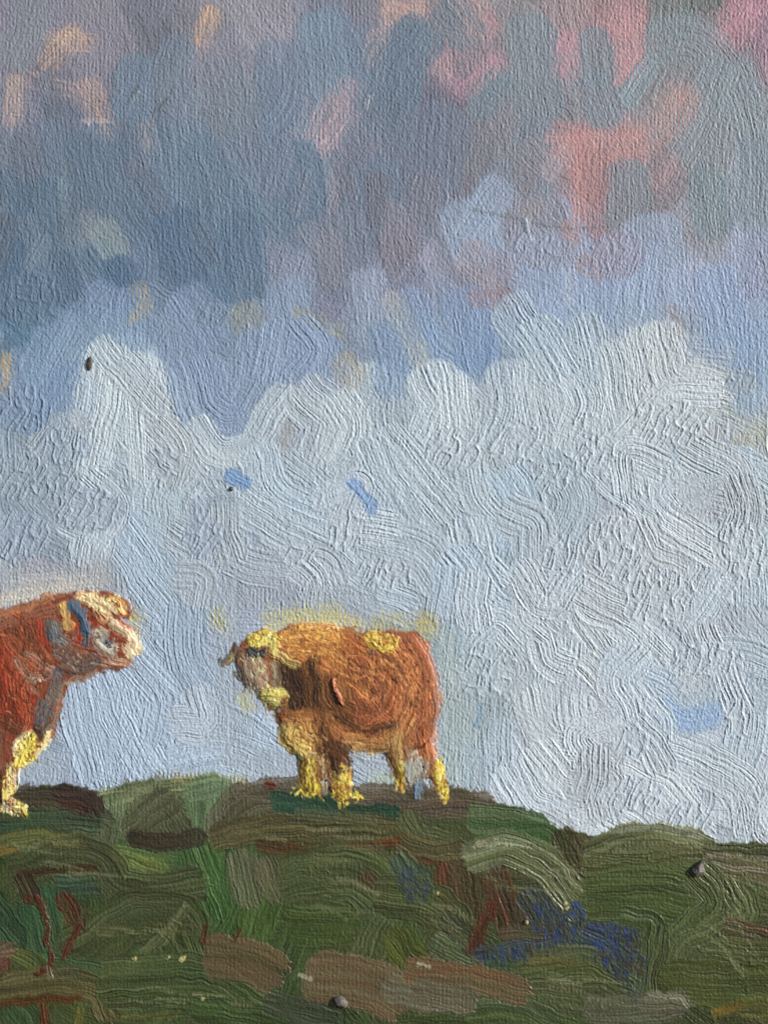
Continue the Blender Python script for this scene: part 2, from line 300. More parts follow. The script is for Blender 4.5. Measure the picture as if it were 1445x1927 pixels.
CL = [((196,204,210),95,(205,670,190,760,165,865)), ((198,206,212),90,(265,690,280,790,285,880)), ((196,204,212),80,(320,720,345,800,390,880)), ((190,200,208),60,(190,650,215,690)), ((194,202,210),76,(235,690,305,770,372,870)),
      ((142,156,184),110,(365,700,390,770,450,790,490,730,500,650)), ((148,160,188),80,(560,620,590,660,560,700)), ((150,164,190),60,(520,620,500,700)),
      ((198,206,212),60,(372,800,410,850,470,840,515,770,535,745)), ((196,204,212),110,(580,745,625,790,610,860)), ((196,204,210),90,(640,760,665,810,640,860)),
      ((196,205,212),105,(810,710,835,770,800,840)), ((198,206,212),70,(855,720,862,790,850,830)), ((190,200,210),90,(955,700,965,760,940,830)), ((194,203,211),100,(1010,700,1020,770,1040,830)),
      ((196,205,212),90,(1075,690,1110,760,1080,840)), ((178,190,202),80,(1100,610,1120,700)), ((200,206,208),120,(1230,640,1255,720,1330,745)), ((196,204,210),80,(1160,660,1180,760,1200,830)),
      ((198,205,210),60,(1140,870,1200,800,1260,740,1340,740)), ((166,179,196),90,(960,580,1000,640)), ((178,190,202),90,(1010,620,1050,690)),
      ((192,202,210),100,(730,830,780,900,830,960)), ((186,197,208),90,(690,850,720,920,760,980)), ((190,201,210),70,(660,880,640,900)), ((188,199,210),80,(540,880,600,930,640,950)),
      ((184,196,208),90,(490,860,520,930,600,970)), ((186,196,206),80,(440,930,520,990,600,1030)), ((180,192,206),90,(250,1000,330,1060,400,1150)), ((176,188,204),90,(210,990,270,1070,340,1170)),
      ((190,200,208),70,(880,860,900,940,960,990)), ((182,194,206),90,(1060,870,1080,950,1060,1010)), ((176,190,206),80,(960,900,985,960,960,1020)), ((190,199,208),100,(1130,860,1200,920,1260,960)),
      ((186,198,208),90,(1260,900,1330,870,1420,900,1500,960)), ((180,192,205),80,(1250,950,1320,915,1400,880)), ((184,196,208),80,(1380,960,1460,1020)),
      ((188,198,208),100,(700,1010,790,1040,830,1090)), ((184,195,207),90,(620,1060,690,1110,760,1140)), ((190,200,209),90,(880,1000,900,1070,960,1120)), ((178,190,206),110,(860,1060,920,1150,1000,1190)),
      ((208,212,212),46,(1235,1000,1245,1060,1290,1090)), ((192,201,210),90,(1330,1010,1340,1080,1300,1140)), ((186,197,208),90,(1400,1000,1410,1120)), ((190,199,208),60,(1300,1180,1370,1080,1440,1010)),
      ((188,196,204),70,(940,1220,1040,1210,1120,1150,1160,1110)), ((192,200,208),110,(1110,1150,1180,1220,1260,1290)), ((198,205,210),60,(1090,1160,1140,1240,1180,1300)), ((194,202,210),110,(1060,1230,1050,1310,1070,1390)),
      ((200,206,208),70,(1110,1250,1160,1300,1210,1360)), ((196,204,210),80,(1180,1180,1260,1260,1300,1330)), ((178,190,206),80,(1150,1250,1230,1290,1280,1330)), ((186,197,208),80,(1300,1230,1400,1240,1450,1260)),
      ((180,192,206),60,(840,1080,830,1150)), ((176,190,200),60,(860,1180,850,1260)), ((186,196,206),80,(960,1180,990,1240,960,1290)), ((176,190,198),70,(870,1380,860,1470)), ((180,192,204),70,(930,1370,930,1470)),
      ((198,205,210),60,(990,1300,1010,1370,1050,1420)), ((200,206,212),90,(1070,1390,1150,1400,1230,1420,1290,1480)), ((200,207,212),80,(1010,1420,1060,1480,1090,1550)), ((194,202,211),110,(1180,1330,1260,1400,1330,1430)),
      ((190,201,212),80,(1410,1310,1400,1380,1390,1440)), ((196,204,212),90,(960,1460,1000,1520,1060,1550)), ((202,208,213),110,(1130,1440,1220,1480,1300,1560)), ((198,206,213),90,(1330,1440,1400,1480,1420,1560)), ((200,207,213),80,(1090,1560,1180,1540,1250,1570)),
      ((184,196,214),120,(310,1405,400,1370,480,1420)), ((184,196,214),100,(330,1430,410,1410,490,1440)), ((178,190,210),100,(150,1290,170,1380,190,1450)), ((180,192,212),90,(210,1290,240,1370,280,1440)), ((176,188,208),80,(250,1240,310,1310,300,1380)),
      ((178,190,208),80,(260,1180,330,1260,400,1310)), ((172,185,205),80,(350,1150,350,1230,380,1290)), ((186,197,210),80,(1290,1350,1350,1330,1420,1300))]
for c, w, p in CL:
    q = 0.995+0.025*float(np.clip(rng.normal(), -2, 1.2)); stroke([v*q for v in c], w, p, **{**cl, 'soft': 3.5 if p[1] < 800 else 1.8, 'cap': 0.7})
sA((86,120,194), 28, 658,900, 680,930, 704,968, amp=0.6, sp=7, edge=0.3, c2=(140,165,205), op=0.85, soft=2.0, taper=0.5); sA((136,160,196), 28, 430,893, 466,912, amp=0.5, sp=6, edge=0.4)
sA((140,164,208), 46, 1240,1330, 1290,1356, 1345,1345, amp=0.5, sp=5, op=0.7, soft=4); sA((156,176,206), 36, 1330,1350, 1395,1310, amp=0.5, sp=5, op=0.5, soft=4)
sA((140,152,166), 36, 330,880, 325,905, amp=0.4, op=0.8, soft=4); sA((150,160,172), 34, 400,950, 440,945, amp=0.3, op=0.8, soft=4)
for _ in range(75):
    x = rng.uniform(-150, 1600); y = rng.uniform(790, 1560)
    if 380 < x < 860 and y > 1090 or x < 300 and y > 1060: continue
    a = math.radians(74+rng.normal()*32); l = rng.uniform(45, 90); k = rng.normal()*0.35; t_ = 1+rng.choice([-0.06, -0.03, 0.03, 0.05])
    c = (field(np.array([x]), np.array([y]))[0]*0.5+col((200,206,210))*0.5)*255*t_
    stroke(c, rng.uniform(55, 90), [x, y, x+l/2*math.cos(a)-k*l*math.sin(a), y+l/2*math.sin(a)+k*l*math.cos(a), x+l*math.cos(a), y+l*math.sin(a)], **{**cl, 'op': 0.95, 'amp': 0.78, 'cap': 0.8})
for a in [(860,845,62,42,30),(975,835,60,42,28),(1110,850,50,44,20),(1265,795,75,48,32),(310,868,44,28,-50),(1060,1040,50,40,20),(1150,1020,60,50,10),(1240,1120,72,58,14),(1390,1040,55,60,12),
          (650,1000,40,44,20),(910,1262,66,50,12),(1330,1240,70,32,30),(1190,1400,36,30,15),(1190,1495,62,34,28),(1300,1540,56,32,28),(60,900,90,50,25),(170,960,70,44,35),(40,770,60,50,15),
          (120,840,50,36,15),(60,560,60,60,10),(400,590,40,26,35),(1100,800,40,26,30),(1010,470,60,40,20),(1160,480,50,46,18),(1390,1350,30,40,10),(1180,1060,50,40,20),(40,1010,60,50,30),(1395,720,34,30,20),
          (380,1010,40,40,35),(1040,900,40,30,20),(720,1080,60,30,20),(560,1040,36,24,30)]:
    cx, cy, rx, ry, an = a
    cs = field(np.array([cx]), np.array([cy]))[0]*255
    if 760 < cy and cx > 500: cs = cs*0.5+np.array([196,204,210])*0.5
    stipple(cx, cy, rx, ry, an, amp=1.5 if cy > 760 else 0.9, cs=cs, sc_=1.0 if cy > 760 else 0.8)
for a in [(640,1010,30,70,-20),(1290,720,90,50,10)]: pass
sA((96,130,198), 22, 660,906, 682,930, 702,962, amp=0.5, sp=5, edge=0.3, op=0.5, soft=2.5); sA((130,156,200), 24, 434,894, 464,911, amp=0.5, sp=5, op=0.8)
# thin ground round the animals: weave visible, warm halo
th = dict(dry=0.15, thin=1.0, amp=0.15, body=0.05, edge=0.0, soft=7, pick=0.1, sp=5, cap=0.3)
sA((166,174,184), 70, 430,1100, 430,1200, **th); sA((168,176,186), 70, 440,1190, 440,1400, 500,1450, **th); sA((170,178,190), 90, 520,1420, 530,1470, **th)
sA((168,174,184), 70, 470,1130, 700,1140, **th); sA((172,174,176), 60, 20,1100, 200,1080, **th); sA((170,178,188), 60, 60,1440, 110,1450, **th); sA((172,180,192), 60, 690,1440, 760,1450, **th)
sA((196,190,138), 44, 500,1172, 640,1152, **dict(th, dry=0.3)); sA((200,188,130), 34, 560,1166, 680,1176, **dict(th, dry=0.25)); sA((184,180,140), 50, 700,1180, 820,1180, **dict(th, dry=0.25))
sA((184,172,110), 40, 790,1176, 812,1178, **dict(th, dry=0.15)); sA((186,182,140), 34, 405,1150, 425,1185, **dict(th, dry=0.4)); sA((190,188,140), 34, 455,1310, 470,1335, **dict(th, dry=0.4))
sA((176,186,178), 40, 834,1200, 850,1330, 846,1470, amp=0.35, thin=0.3, op=0.55, soft=6); sA((172,184,184), 60, 890,1330, 880,1390, amp=0.35, op=0.6, soft=5); sA((130,152,176), 12, 905,1325, 900,1370, amp=0.3, op=0.8)
sA((214,204,186), 34, -300,1190, -60,1140, 60,1122, 130,1100, **dict(th, dry=0.12)); sA((196,190,180), 34, 40,1108, 190,1096, **dict(th, dry=0.3)); sA((196,188,130), 30, 250,1150, 256,1190, **dict(th, dry=0.35))
sA((178,190,170), 40, 700,1470, 740,1475, **th)

# ------------------------------------------------------------------ HILL paint
HILL, BUSH1, BUSH2, TW1, TW2, RK1, RK2, RK3, C1B, C1E, C1R, C1H, C2B, C2E, C2R, C2S = range(1, 17)
top = [(-320,1500),(-60,1498),(30,1492),(80,1480),(125,1476),(160,1492),(200,1488),(250,1472),(310,1466),(400,1462),(440,1484),(500,1478),(560,1486),(700,1490),(800,1488),(860,1484),(900,1500),(960,1520),(1010,1545),(1070,1564),(1120,1572),(1170,1568),(1230,1562),(1290,1572),(1340,1584),(1445,1586),(1770,1600),(1770,2190),(-320,2190)]
poly([c for p in top for c in p], (70,80,54), oid=HILL, rough=8, h=1.2, thin=0.5, soft=3)
hk = dict(amp=0.50, thin=0.15, edge=0.6, body=0.5, sp=5.2, streak=0.4, pick=0.2, soft=2.0, wp=2.4, cap=0.9)
def hs(c, w, *p, **k): stroke(c, w, list(p), **dict(hk, oid=HILL, **k))
def hk2(**k): return dict(hk, **k)
for _ in range(230):                     # under-layer of green and olive dabs
    x = rng.uniform(-300, 1745); y = rng.uniform(1615 if 0 > 1 else 1625, 2160)
    if x > 850 and y < 1670: continue
    w = rng.uniform(50, 95); a = rng.normal()*0.5+(0.2 if x > 700 else 0.0); l = w*rng.uniform(1.0, 2.2)
    pal = [(62,84,52),(70,80,50),(58,74,44),(78,82,54),(66,72,46),(54,80,56)][rng.integers(6)]
    k = rng.normal()*0.25
    stroke(pal, w, [x-l/2*math.cos(a), y-l/2*math.sin(a), x+k*l*math.sin(a), y-k*l, x+l/2*math.cos(a), y+l/2*math.sin(a)], **dict(hk, soft=3.5, op=0.85))
HS = [ # colour, width, path, extra
 ((132,142,116),46,(190,1510,300,1480,420,1480),dict(thin=1.0,dry=0.1,edge=0,soft=6)), ((104,122,96),60,(210,1520,200,1600),dict(thin=0.8,edge=0,soft=6)), ((166,160,112),20,(330,1468,460,1466),dict(dry=0.35,thin=1,edge=0,soft=5)),
 ((100,126,98),90,(395,1490,400,1560,385,1640),dict(thin=0.3,edge=0.1,soft=5)), ((116,138,112),40,(360,1490,410,1480),dict(thin=0.6,edge=0,soft=5)),
 ((74,80,62),70,(-20,1560,90,1545,190,1555),{}), ((86,94,74),40,(100,1550,195,1560,190,1590),{}), ((50,74,58),36,(-20,1565,80,1562),{}), ((60,76,60),40,(60,1540,180,1545),{}),
 ((96,100,60),40,(-30,1595,60,1578,150,1590),dict(c2=(122,118,66))), ((124,98,50),18,(-10,1600,30,1602),dict(op=0.8)),
 ((78,84,60),90,(150,1640,300,1640,420,1660),dict(soft=4)), ((84,112,70),70,(230,1620,330,1640),dict(soft=4)), ((112,122,70),30,(220,1610,300,1635),dict(soft=3)),
 ((54,84,62),80,(70,1690,90,1790),dict(soft=4)), ((62,84,72),46,(120,1665,210,1660),dict(soft=4,amp=0.5)), ((52,78,58),70,(-20,1700,20,1760),dict(soft=4)),
 ((62,92,54),90,(440,1600,430,1700,380,1790),dict(amp=0.55,soft=3)), ((66,98,58),80,(370,1610,400,1700),dict(amp=0.55,soft=3)), ((70,96,52),70,(500,1680,470,1780),dict(soft=4)),
 ((66,86,50),70,(280,1780,330,1800),dict(soft=4)), ((100,102,84),60,(455,1620,470,1690),dict(amp=0.55,soft=3)), ((98,96,78),50,(500,1630,520,1680),dict(amp=0.5,soft=3)),
 ((68,72,50),72,(40,1635,130,1605,195,1620,225,1665,290,1675,365,1665),dict(c2=(80,86,60),edge=0.9)), ((62,38,26),14,(40,1648,110,1638,180,1634),dict(edge=0.2,op=0.85)), ((62,42,30),8,(250,1690,350,1690),dict(op=0.8)),
 ((76,84,58),105,(150,1790,240,1730,330,1735,350,1770),dict(c2=(66,74,46),edge=0.7)), ((92,98,72),24,(240,1820,300,1770,345,1710),dict(amp=0.8,sp=9)),
 ((118,92,82),40,(-20,1800,15,1790),dict(amp=0.5)), ((112,70,60),18,(-10,1830,20,1810),{}), ((84,92,56),40,(40,1800,70,1820),{}), ((62,84,58),50,(110,1820,180,1830),{}),
 ((84,76,50),60,(-30,1870,90,1852,180,1860,205,1900),dict(c2=(100,92,66),edge=0.8)), ((96,52,28),14,(-20,1892,70,1882,150,1880),dict(op=0.85,edge=0.2)), ((96,44,30),16,(80,1895,85,1930),dict(op=0.9)), ((116,112,56),16,(150,1900,148,1930),dict(op=0.8)),
 ((66,80,48),110,(220,1850,380,1850,480,1900),dict(c2=(78,88,60),edge=0.7)), ((98,104,56),12,(230,1915,340,1910),dict(op=0.7)), ((60,78,46),60,(380,1900,560,1925),{}), ((70,78,66),50,(510,1890,620,1915),{}),
 ((88,82,72),90,(425,1560,470,1515,560,1500),dict(thin=0.6,edge=0.2,c2=(104,100,86))), ((96,88,78),34,(450,1490,600,1492,720,1505),dict(dry=0.1,thin=0.7)), ((92,80,74),46,(690,1495,800,1500,910,1510),dict(c2=(112,100,92))), ((80,68,62),40,(760,1530,860,1520,960,1535),dict(c2=(96,84,74))),
 ((26,62,56),34,(520,1506,600,1508,640,1530,740,1528),dict(amp=0.3,c2=(36,74,62))), ((34,70,62),24,(520,1525,620,1535),dict(op=0.8)), ((96,36,26),16,(502,1476,516,1478),dict(edge=0.6)),
 ((80,74,48),56,(412,1578,500,1560,640,1558,740,1566),dict(c2=(94,86,58),edge=0.7)), ((96,52,28),20,(488,1592,590,1602,660,1594,755,1586),dict(edge=0.4,c2=(72,50,34))), ((96,100,76),26,(560,1530,700,1545),dict(op=0.6)),
 ((88,96,66),50,(770,1545,790,1575,860,1590),dict(edge=0.7,amp=0.6)), ((74,66,46),52,(765,1590,800,1605,860,1600),dict(c2=(90,82,58),edge=0.8)), ((86,56,36),12,(775,1618,830,1626),{}),
 ((62,90,58),60,(900,1540,960,1545,1010,1560),dict(amp=0.6,c2=(80,102,70))), ((56,84,50),50,(960,1575,1020,1570,1050,1590),dict(edge=0.6)), ((62,58,42),46,(1060,1575,1075,1620,1110,1650),dict(edge=0.6)), ((74,70,50),40,(1090,1580,1110,1620),{}),
 ((92,94,70),60,(600,1620,690,1610,730,1640),dict(thin=0.6,op=0.8)), ((74,86,54),120,(560,1660,650,1650,720,1700,700,1760),dict(c2=(84,92,64),edge=0.6)), ((64,84,44),80,(560,1740,640,1740),dict(op=0.8,soft=4)), ((84,62,48),30,(690,1650,720,1680),dict(op=0.8)),
 ((64,82,80),56,(755,1625,790,1680),dict(amp=0.5,c2=(80,100,80))), ((58,74,88),34,(765,1650,790,1690),dict(op=0.7)), ((88,52,38),44,(838,1640,846,1710),dict(amp=0.5)), ((74,62,46),60,(870,1640,880,1730),dict(amp=0.55)),
 ((72,82,52),90,(730,1690,800,1700,850,1740,830,1790),dict(c2=(84,92,60),edge=0.6)), ((76,84,40),70,(750,1770,770,1800),dict(soft=3)), ((82,92,70),60,(830,1780,870,1800),dict(amp=0.7)), ((64,70,58),40,(840,1730,900,1790),{}),
 ((84,54,42),60,(935,1650,960,1740),dict(amp=0.5,c2=(68,56,48))), ((84,46,34),24,(925,1700,890,1790),{}), ((66,72,78),60,(1000,1690,1020,1730),{}), ((60,74,84),60,(1040,1710,1060,1760),dict(amp=0.5,c2=(70,84,88))),
 ((100,108,78),70,(895,1612,960,1600,1030,1635,1085,1700),dict(c2=(124,132,108),edge=1.2,amp=0.75,body=1.2)), ((150,152,136),12,(892,1592,940,1586,1000,1592),dict(dry=0.2,op=0.8,amp=0.6)),
 ((44,64,120),26,(1084,1705,1090,1720),{}), ((78,70,58),40,(950,1760,1050,1755),dict(amp=0.5)), ((66,76,94),34,(905,1800,960,1790,1050,1780),{}), ((60,82,74),34,(930,1800,960,1810),dict(op=0.8)), ((84,80,78),26,(1100,1750,1150,1725),{}),
 ((44,58,92),70,(1120,1760,1180,1790,1190,1840),dict(c2=(60,78,108),amp=0.5)), ((46,64,112),30,(1150,1770,1160,1810),dict(op=0.8)), ((52,66,90),40,(1070,1785,1130,1800),dict(op=0.8)), ((64,86,104),30,(1180,1840,1200,1870),{}),
 ((88,94,66),56,(1115,1605,1180,1580,1260,1578,1325,1600),dict(c2=(120,126,96),edge=0.8,amp=0.6)), ((84,90,58),40,(1110,1625,1200,1625,1310,1615),{}), ((120,100,60),8,(1115,1636,1180,1636),dict(op=0.7)),
 ((70,84,48),110,(1130,1680,1230,1680,1310,1700),dict(c2=(78,92,56),edge=0.5)), ((66,72,50),34,(1335,1602,1445,1606,1745,1612),dict(edge=0.4)), ((118,110,100),54,(1345,1630,1445,1642,1745,1650),dict(c2=(98,92,76),amp=0.6,edge=0.8)), ((160,154,140),6,(1330,1612,1445,1618),dict(op=0.8,amp=0.4)),
 ((72,82,52),60,(1385,1680,1445,1700,1500,1720),{}), ((86,98,68),76,(1320,1655,1350,1700,1310,1745,1270,1780),dict(c2=(76,86,54),edge=0.8,amp=0.7)), ((84,94,64),60,(1380,1670,1400,1720,1340,1760,1280,1800,1300,1840),dict(edge=0.7,amp=0.7)),
 ((66,80,54),56,(1180,1735,1225,1745,1195,1785),dict(edge=0.8,amp=0.6)), ((76,86,58),60,(1230,1760,1215,1860),dict(amp=0.7,edge=0.6)), ((86,62,50),36,(1370,1745,1450,1765,1550,1770),dict(c2=(70,66,48))), ((72,80,50),80,(1350,1800,1500,1810),{}),
 ((72,80,44),90,(1270,1850,1445,1860,1600,1870),{}), ((92,98,66),84,(1000,1830,1100,1822,1160,1850),dict(c2=(78,86,54),edge=1.0)), ((112,98,56),24,(990,1810,1080,1812),dict(op=0.5,soft=4)), ((84,90,64),60,(1000,1870,1120,1880),dict(edge=0.7)),
 ((70,84,50),70,(860,1905,960,1900,1060,1940),dict(c2=(86,98,72),edge=0.6)), ((96,96,84),60,(1120,1900,1200,1900,1280,1890),dict(amp=0.6)), ((150,150,142),14,(1222,1872,1280,1878,1292,1892),dict(amp=0.8,edge=0.6,op=0.85)), ((104,102,90),30,(1210,1890,1280,1895),dict(amp=0.6)),
 ((148,112,48),24,(1345,1908,1400,1892),dict(op=0.8,c2=(110,100,50))), ((90,90,50),40,(1400,1900,1500,1900),{}), ((60,72,42),60,(760,1925,860,1930),{}), ((60,70,46),46,(1300,1915,1330,1935),{}),
]
for c, w, p, k in HS: stroke(c, w, list(p), **dict(hk, oid=HILL, **k) if not set(k) & set(hk) else {**hk, 'oid': HILL, **k})
for a in [(1245,1618,40,14,60),(640,1640,70,22,0),(1110,1890,44,30,60),(1420,1830,30,40,40),(1010,1790,40,16,20),(340,1750,50,24,-40)]:
    stipple(*a, amp=0.9, sc_=0.8)
for c, w, p in [((96,106,112),5,(238,196,250,176,262,160)), ((100,110,116),4,(290,212,308,190,330,162)), ((104,114,120),4,(300,206,322,180)), ((150,158,164),4,(246,190,262,168)), ((118,124,128),5,(880,392,930,402,990,412)), ((120,124,126),5,(1000,420,1080,428,1150,424)),
                ((206,214,218),6,(990,410,996,432,1000,452)), ((98,110,124),6,(984,412,990,436)), ((196,200,200),5,(700,180,690,205)), ((216,206,204),5,(614,258,606,272)), ((212,216,218),7,(1230,1330,1250,1350))]:
    stroke(c, w, p, amp=0.3, body=0.5, edge=0.3, sp=3, op=0.75, soft=1.2, wp=1.5, thin=0.2)
for x0_, y0_, x1_, y1_, n in [(900,1600,1080,1680,16),(1120,1585,1320,1600,16),(1345,1615,1460,1650,14),(60,1620,200,1650,10),(170,1740,350,1760,14),(230,1860,480,1890,14),(1010,1830,1150,1860,12),(560,1650,710,1720,14),(1300,1660,1400,1800,12),(780,1700,850,1740,8),(420,1560,740,1580,16),(20,1580,150,1600,8)]:
    for _ in range(n):          # pale combed streaks where the bristles ran dry
        x = rng.uniform(x0_, x1_-30); y = rng.uniform(y0_, y1_); l = rng.uniform(30, 90); t_ = (y1_-y0_)/(x1_-x0_)*rng.uniform(0.2, 1.2)
        stroke([(120,126,98),(134,136,112),(104,108,78),(96,92,62)][rng.integers(4)], rng.uniform(3, 9), [x, y, x+l/2, y+l*t_*0.3, x+l, y+l*t_*0.9], amp=0.5, body=0.6, edge=0.3, sp=3.2, dry=0.25, op=0.6, soft=1.0, wp=2, thin=0.2, oid=HILL)
BL = [(44,64,120),(50,72,124),(44,60,100),(62,76,78),(44,54,70),(70,76,62),(64,60,50),(58,66,60)]
dabs(HILL, BL, 1165, 1790, 45, 42, 80, w=8, l=26, ang=65, body=0.6); dabs(HILL, BL, 1050, 1735, 50, 34, 45, w=7, l=20, ang=75, body=0.6); dabs(HILL, [(60,76,96),(56,70,70),(70,84,66)], 785, 1665, 30, 34, 50, w=7, l=20, ang=55, body=0.6); dabs(HILL, BL, 960, 1795, 50, 14, 30, w=7, l=20, ang=80, body=0.6)
# bushes, rocks, twigs
B = {**hk, 'edge': 0.5}
sA((60,50,46), 40, 40,1500, 120,1498, 180,1520, **{**B, 'oid': BUSH1, 'c2': (74,62,56)}); sA((56,44,42), 34, 110,1490, 160,1500, 180,1525, **{**B, 'oid': BUSH1}); sA((70,46,42), 24, 120,1515, 160,1520, **{**B, 'oid': BUSH1})
sA((86,90,72), 80, 262,1560, 300,1530, 330,1560, **{**B, 'oid': BUSH2, 'thin': 0.8, 'edge': 0.1}); sA((84,86,70), 70, 285,1535, 310,1520, **{**B, 'oid': BUSH2, 'thin': 0.8, 'edge': 0.1, 'soft': 3}); sA((56,48,40), 34, 250,1578, 310,1584, 378,1576, **{**B, 'oid': BUSH2, 'thin': 0.5})
sA((60,48,38), 44, 45,1655, 60,1690, **{**B, 'oid': TW1, 'amp': 0.5}); sA((80,42,32), 16, 52,1690, 56,1700, **{**B, 'oid': TW1}); sA((92,36,28), 11, 72,1690, 86,1730, 88,1770, 98,1812, 72,1834, **{**B, 'oid': TW1, 'edge': 0.8, 'body': 1.5, 'amp': 0.5, 'sp': 4})
sA((124,112,100), 12, 90,1820, 94,1840, **{**B, 'oid': TW1})
sA((66,62,46), 34, 120,1690, 145,1735, **{**B, 'oid': TW2, 'amp': 0.6, 'c2': (84,44,30)}); sA((72,68,50), 20, 160,1720, 152,1745, **{**B, 'oid': TW2}); sA((88,40,30), 13, 150,1742, 136,1770, 120,1802, **{**B, 'oid': TW2, 'sp': 4, 'body': 1.0})
R_ = dict(hk, amp=0.30, thin=0.75, edge=0.8, body=0.8, streak=0.16, pick=0.06)
sA((104,88,68), 84, 405,1800, 470,1808, 512,1830, **{**R_, 'oid': RK1, 'c2': (92,82,60), 'cap': 0.7})
sA((110,98,78), 100, 600,1842, 680,1850, 735,1876, **{**R_, 'oid': RK2, 'c2': (106,88,68), 'cap': 0.75}); sA((104,98,82), 60, 740,1860, 830,1880, **{**R_, 'oid': RK2, 'c2': (104,104,90)})
sA((114,88,68), 56, 770,1828, 880,1842, 985,1868, **{**R_, 'oid': RK3, 'c2': (104,90,70), 'cap': 0.5, 'amp': 0.5}); sA((100,94,80), 50, 790,1868, 880,1886, **{**R_, 'oid': RK3, 'c2': (100,100,86), 'amp': 0.5})
sA((176,172,160), 8, 562,1835, 586,1846, amp=0.3, op=0.9, body=1.0); sA((176,176,160), 7, 785,1812, 810,1820, amp=0.5, op=0.9, body=1.2)
sA((82,46,34), 14, 388,1745, 384,1775, **hk); sA((86,48,36), 12, 452,1750, 442,1770, **hk)
for x, y, w in [(251,1803,7),(317,1804,6),(341,1806,10),(382,1881,5),(1063,1702,7),(1066,1710,6),(345,1803,7),(820,1680,5)]:
    stroke((206,196,140), w, [x-2, y+2, x+3, y-2], amp=0.2, body=1.4, edge=0.6, oid=HILL)

# ------------------------------------------------------------------ COWS
ck = dict(amp=0.50, thin=0.1, edge=0.15, body=0.5, sp=4.4, streak=0.5, pick=0.28, soft=2.2, wp=3.4)
def cw(oid, c, w, *p, **k): stroke(c, w, list(p), **{**ck, 'oid': oid, **k})
def hairs(oid, n, flow, w=(2.5, 5), l=(8, 20), var=0.15, op=0.5, box=None):
    jj, ii = np.where(ID == oid)
    for _ in range(n):
        k = rng.integers(len(jj)); x = float(gx[ii[k]]); y = float(gy[jj[k]])
        if x < -40 or x > 1480: continue
        a = flow(x, y)+rng.normal()*0.22; b = a+rng.normal()*0.35; ll = rng.uniform(*l); cc = C[jj[k], ii[k]]*255*(1+rng.normal()*var); cc = cc*(1+rng.normal(size=3)*0.035)
        stroke(np.clip(cc, 8, 245), rng.uniform(*w), [x, y, x+ll*0.5*math.cos(a), y+ll*0.5*math.sin(a), x+ll*0.5*(math.cos(a)+math.cos(b)), y+ll*0.5*(math.sin(a)+math.sin(b))],
               amp=0.35, body=0.55, edge=0.25, sp=3.2, soft=0.9, wp=1.5, thin=0.1, op=op, streak=0.2, pick=0.1)
# centre cow silhouette
c2 = [(446,1226),(462,1204),(478,1190),(502,1184),(522,1188),(545,1180),(600,1176),(655,1182),(684,1194),(745,1187),(782,1190),(802,1215),(813,1255),(819,1300),(818,1345),(811,1392),(816,1425),(830,1450),(843,1480),(844,1506),(832,1506),(818,1482),(804,1452),(794,1424),(772,1416),(760,1440),(768,1486),(750,1487),(738,1455),(726,1414),(656,1412),(656,1465),(664,1504),(632,1504),(614,1458),(606,1430),(606,1490),(566,1490),(562,1424),(545,1416),(530,1396),(530,1370),(518,1348),(535,1335),(506,1334),(490,1318),(486,1298),(468,1284),(452,1262),(444,1246)]
poly([v for p in c2 for v in p], (140,88,54), oid=C2B, rough=8, h=0.8, thin=0.3, soft=4)
c = C2B
cw(c,(128,80,48),60, 640,1240,650,1330); cw(c,(134,84,50),70, 590,1330,600,1390); cw(c,(118,70,42),50, 660,1330,700,1370)
cw(c,(178,112,62),50, 540,1206,600,1196,655,1220, c2=(196,136,76)); cw(c,(176,108,60),50, 560,1225,610,1240,640,1280, c2=(158,94,54)); cw(c,(182,118,66),34, 530,1200,560,1225,600,1262)
cw(c,(150,80,46),40, 640,1192,660,1230,650,1270, c2=(168,92,54)); cw(c,(158,84,48),36, 680,1205,700,1250, c2=(128,68,42))
cw(c,(140,78,50),60, 665,1260,690,1300,700,1350, c2=(156,92,60)); cw(c,(146,82,54),44, 700,1240,735,1290,715,1350, c2=(168,104,72)); cw(c,(158,92,62),40, 725,1220,770,1280,755,1340,720,1375, c2=(140,80,52), amp=0.8)
cw(c,(164,98,66),38, 745,1205,790,1260,792,1330,770,1390, c2=(144,80,52), amp=0.8); cw(c,(146,80,52),34, 770,1198,802,1245,812,1310,806,1390,810,1418, c2=(164,92,60), amp=0.7)
cw(c,(120,66,42),26, 690,1330,730,1340); cw(c,(176,112,70),26, 720,1250,760,1300,750,1350, amp=0.8)
cw(c,(54,38,28),52, 545,1252,560,1290,566,1322, c2=(70,50,36)); cw(c,(64,44,30),36, 580,1245,592,1285,590,1325, c2=(92,62,40)); cw(c,(96,64,40),30, 605,1270,615,1320,640,1350, c2=(140,100,58))
cw(c,(144,100,58),24, 640,1265,660,1310, dry=0.2)
cw(c,(166,150,130),40, 460,1238,475,1280, c2=(110,94,76), dry=0.1); cw(c,(160,118,94),30, 488,1248,496,1302, c2=(186,164,140)); cw(c,(176,160,136),24, 520,1246,526,1292, c2=(130,112,86)); cw(c,(98,80,64),16, 448,1262,470,1290, dry=0.2)
cw(c,(214,204,120),26, 496,1308,534,1304, c2=(190,178,96)); cw(c,(196,190,120),18, 500,1322,520,1320); cw(c,(112,86,56),14, 520,1330,556,1326)
cw(c,(140,90,54),36, 524,1352,570,1344,612,1380, c2=(160,108,64)); cw(c,(150,60,36),12, 522,1346,536,1352)
cw(c,(208,178,106),34, 545,1366,538,1390,580,1412, c2=(228,202,130)); cw(c,(158,112,64),44, 572,1362,600,1400, c2=(130,86,50)); cw(c,(222,200,140),14, 545,1398,570,1416,604,1420)
cw(c,(86,60,38),9, 531,1392,545,1410,562,1422)
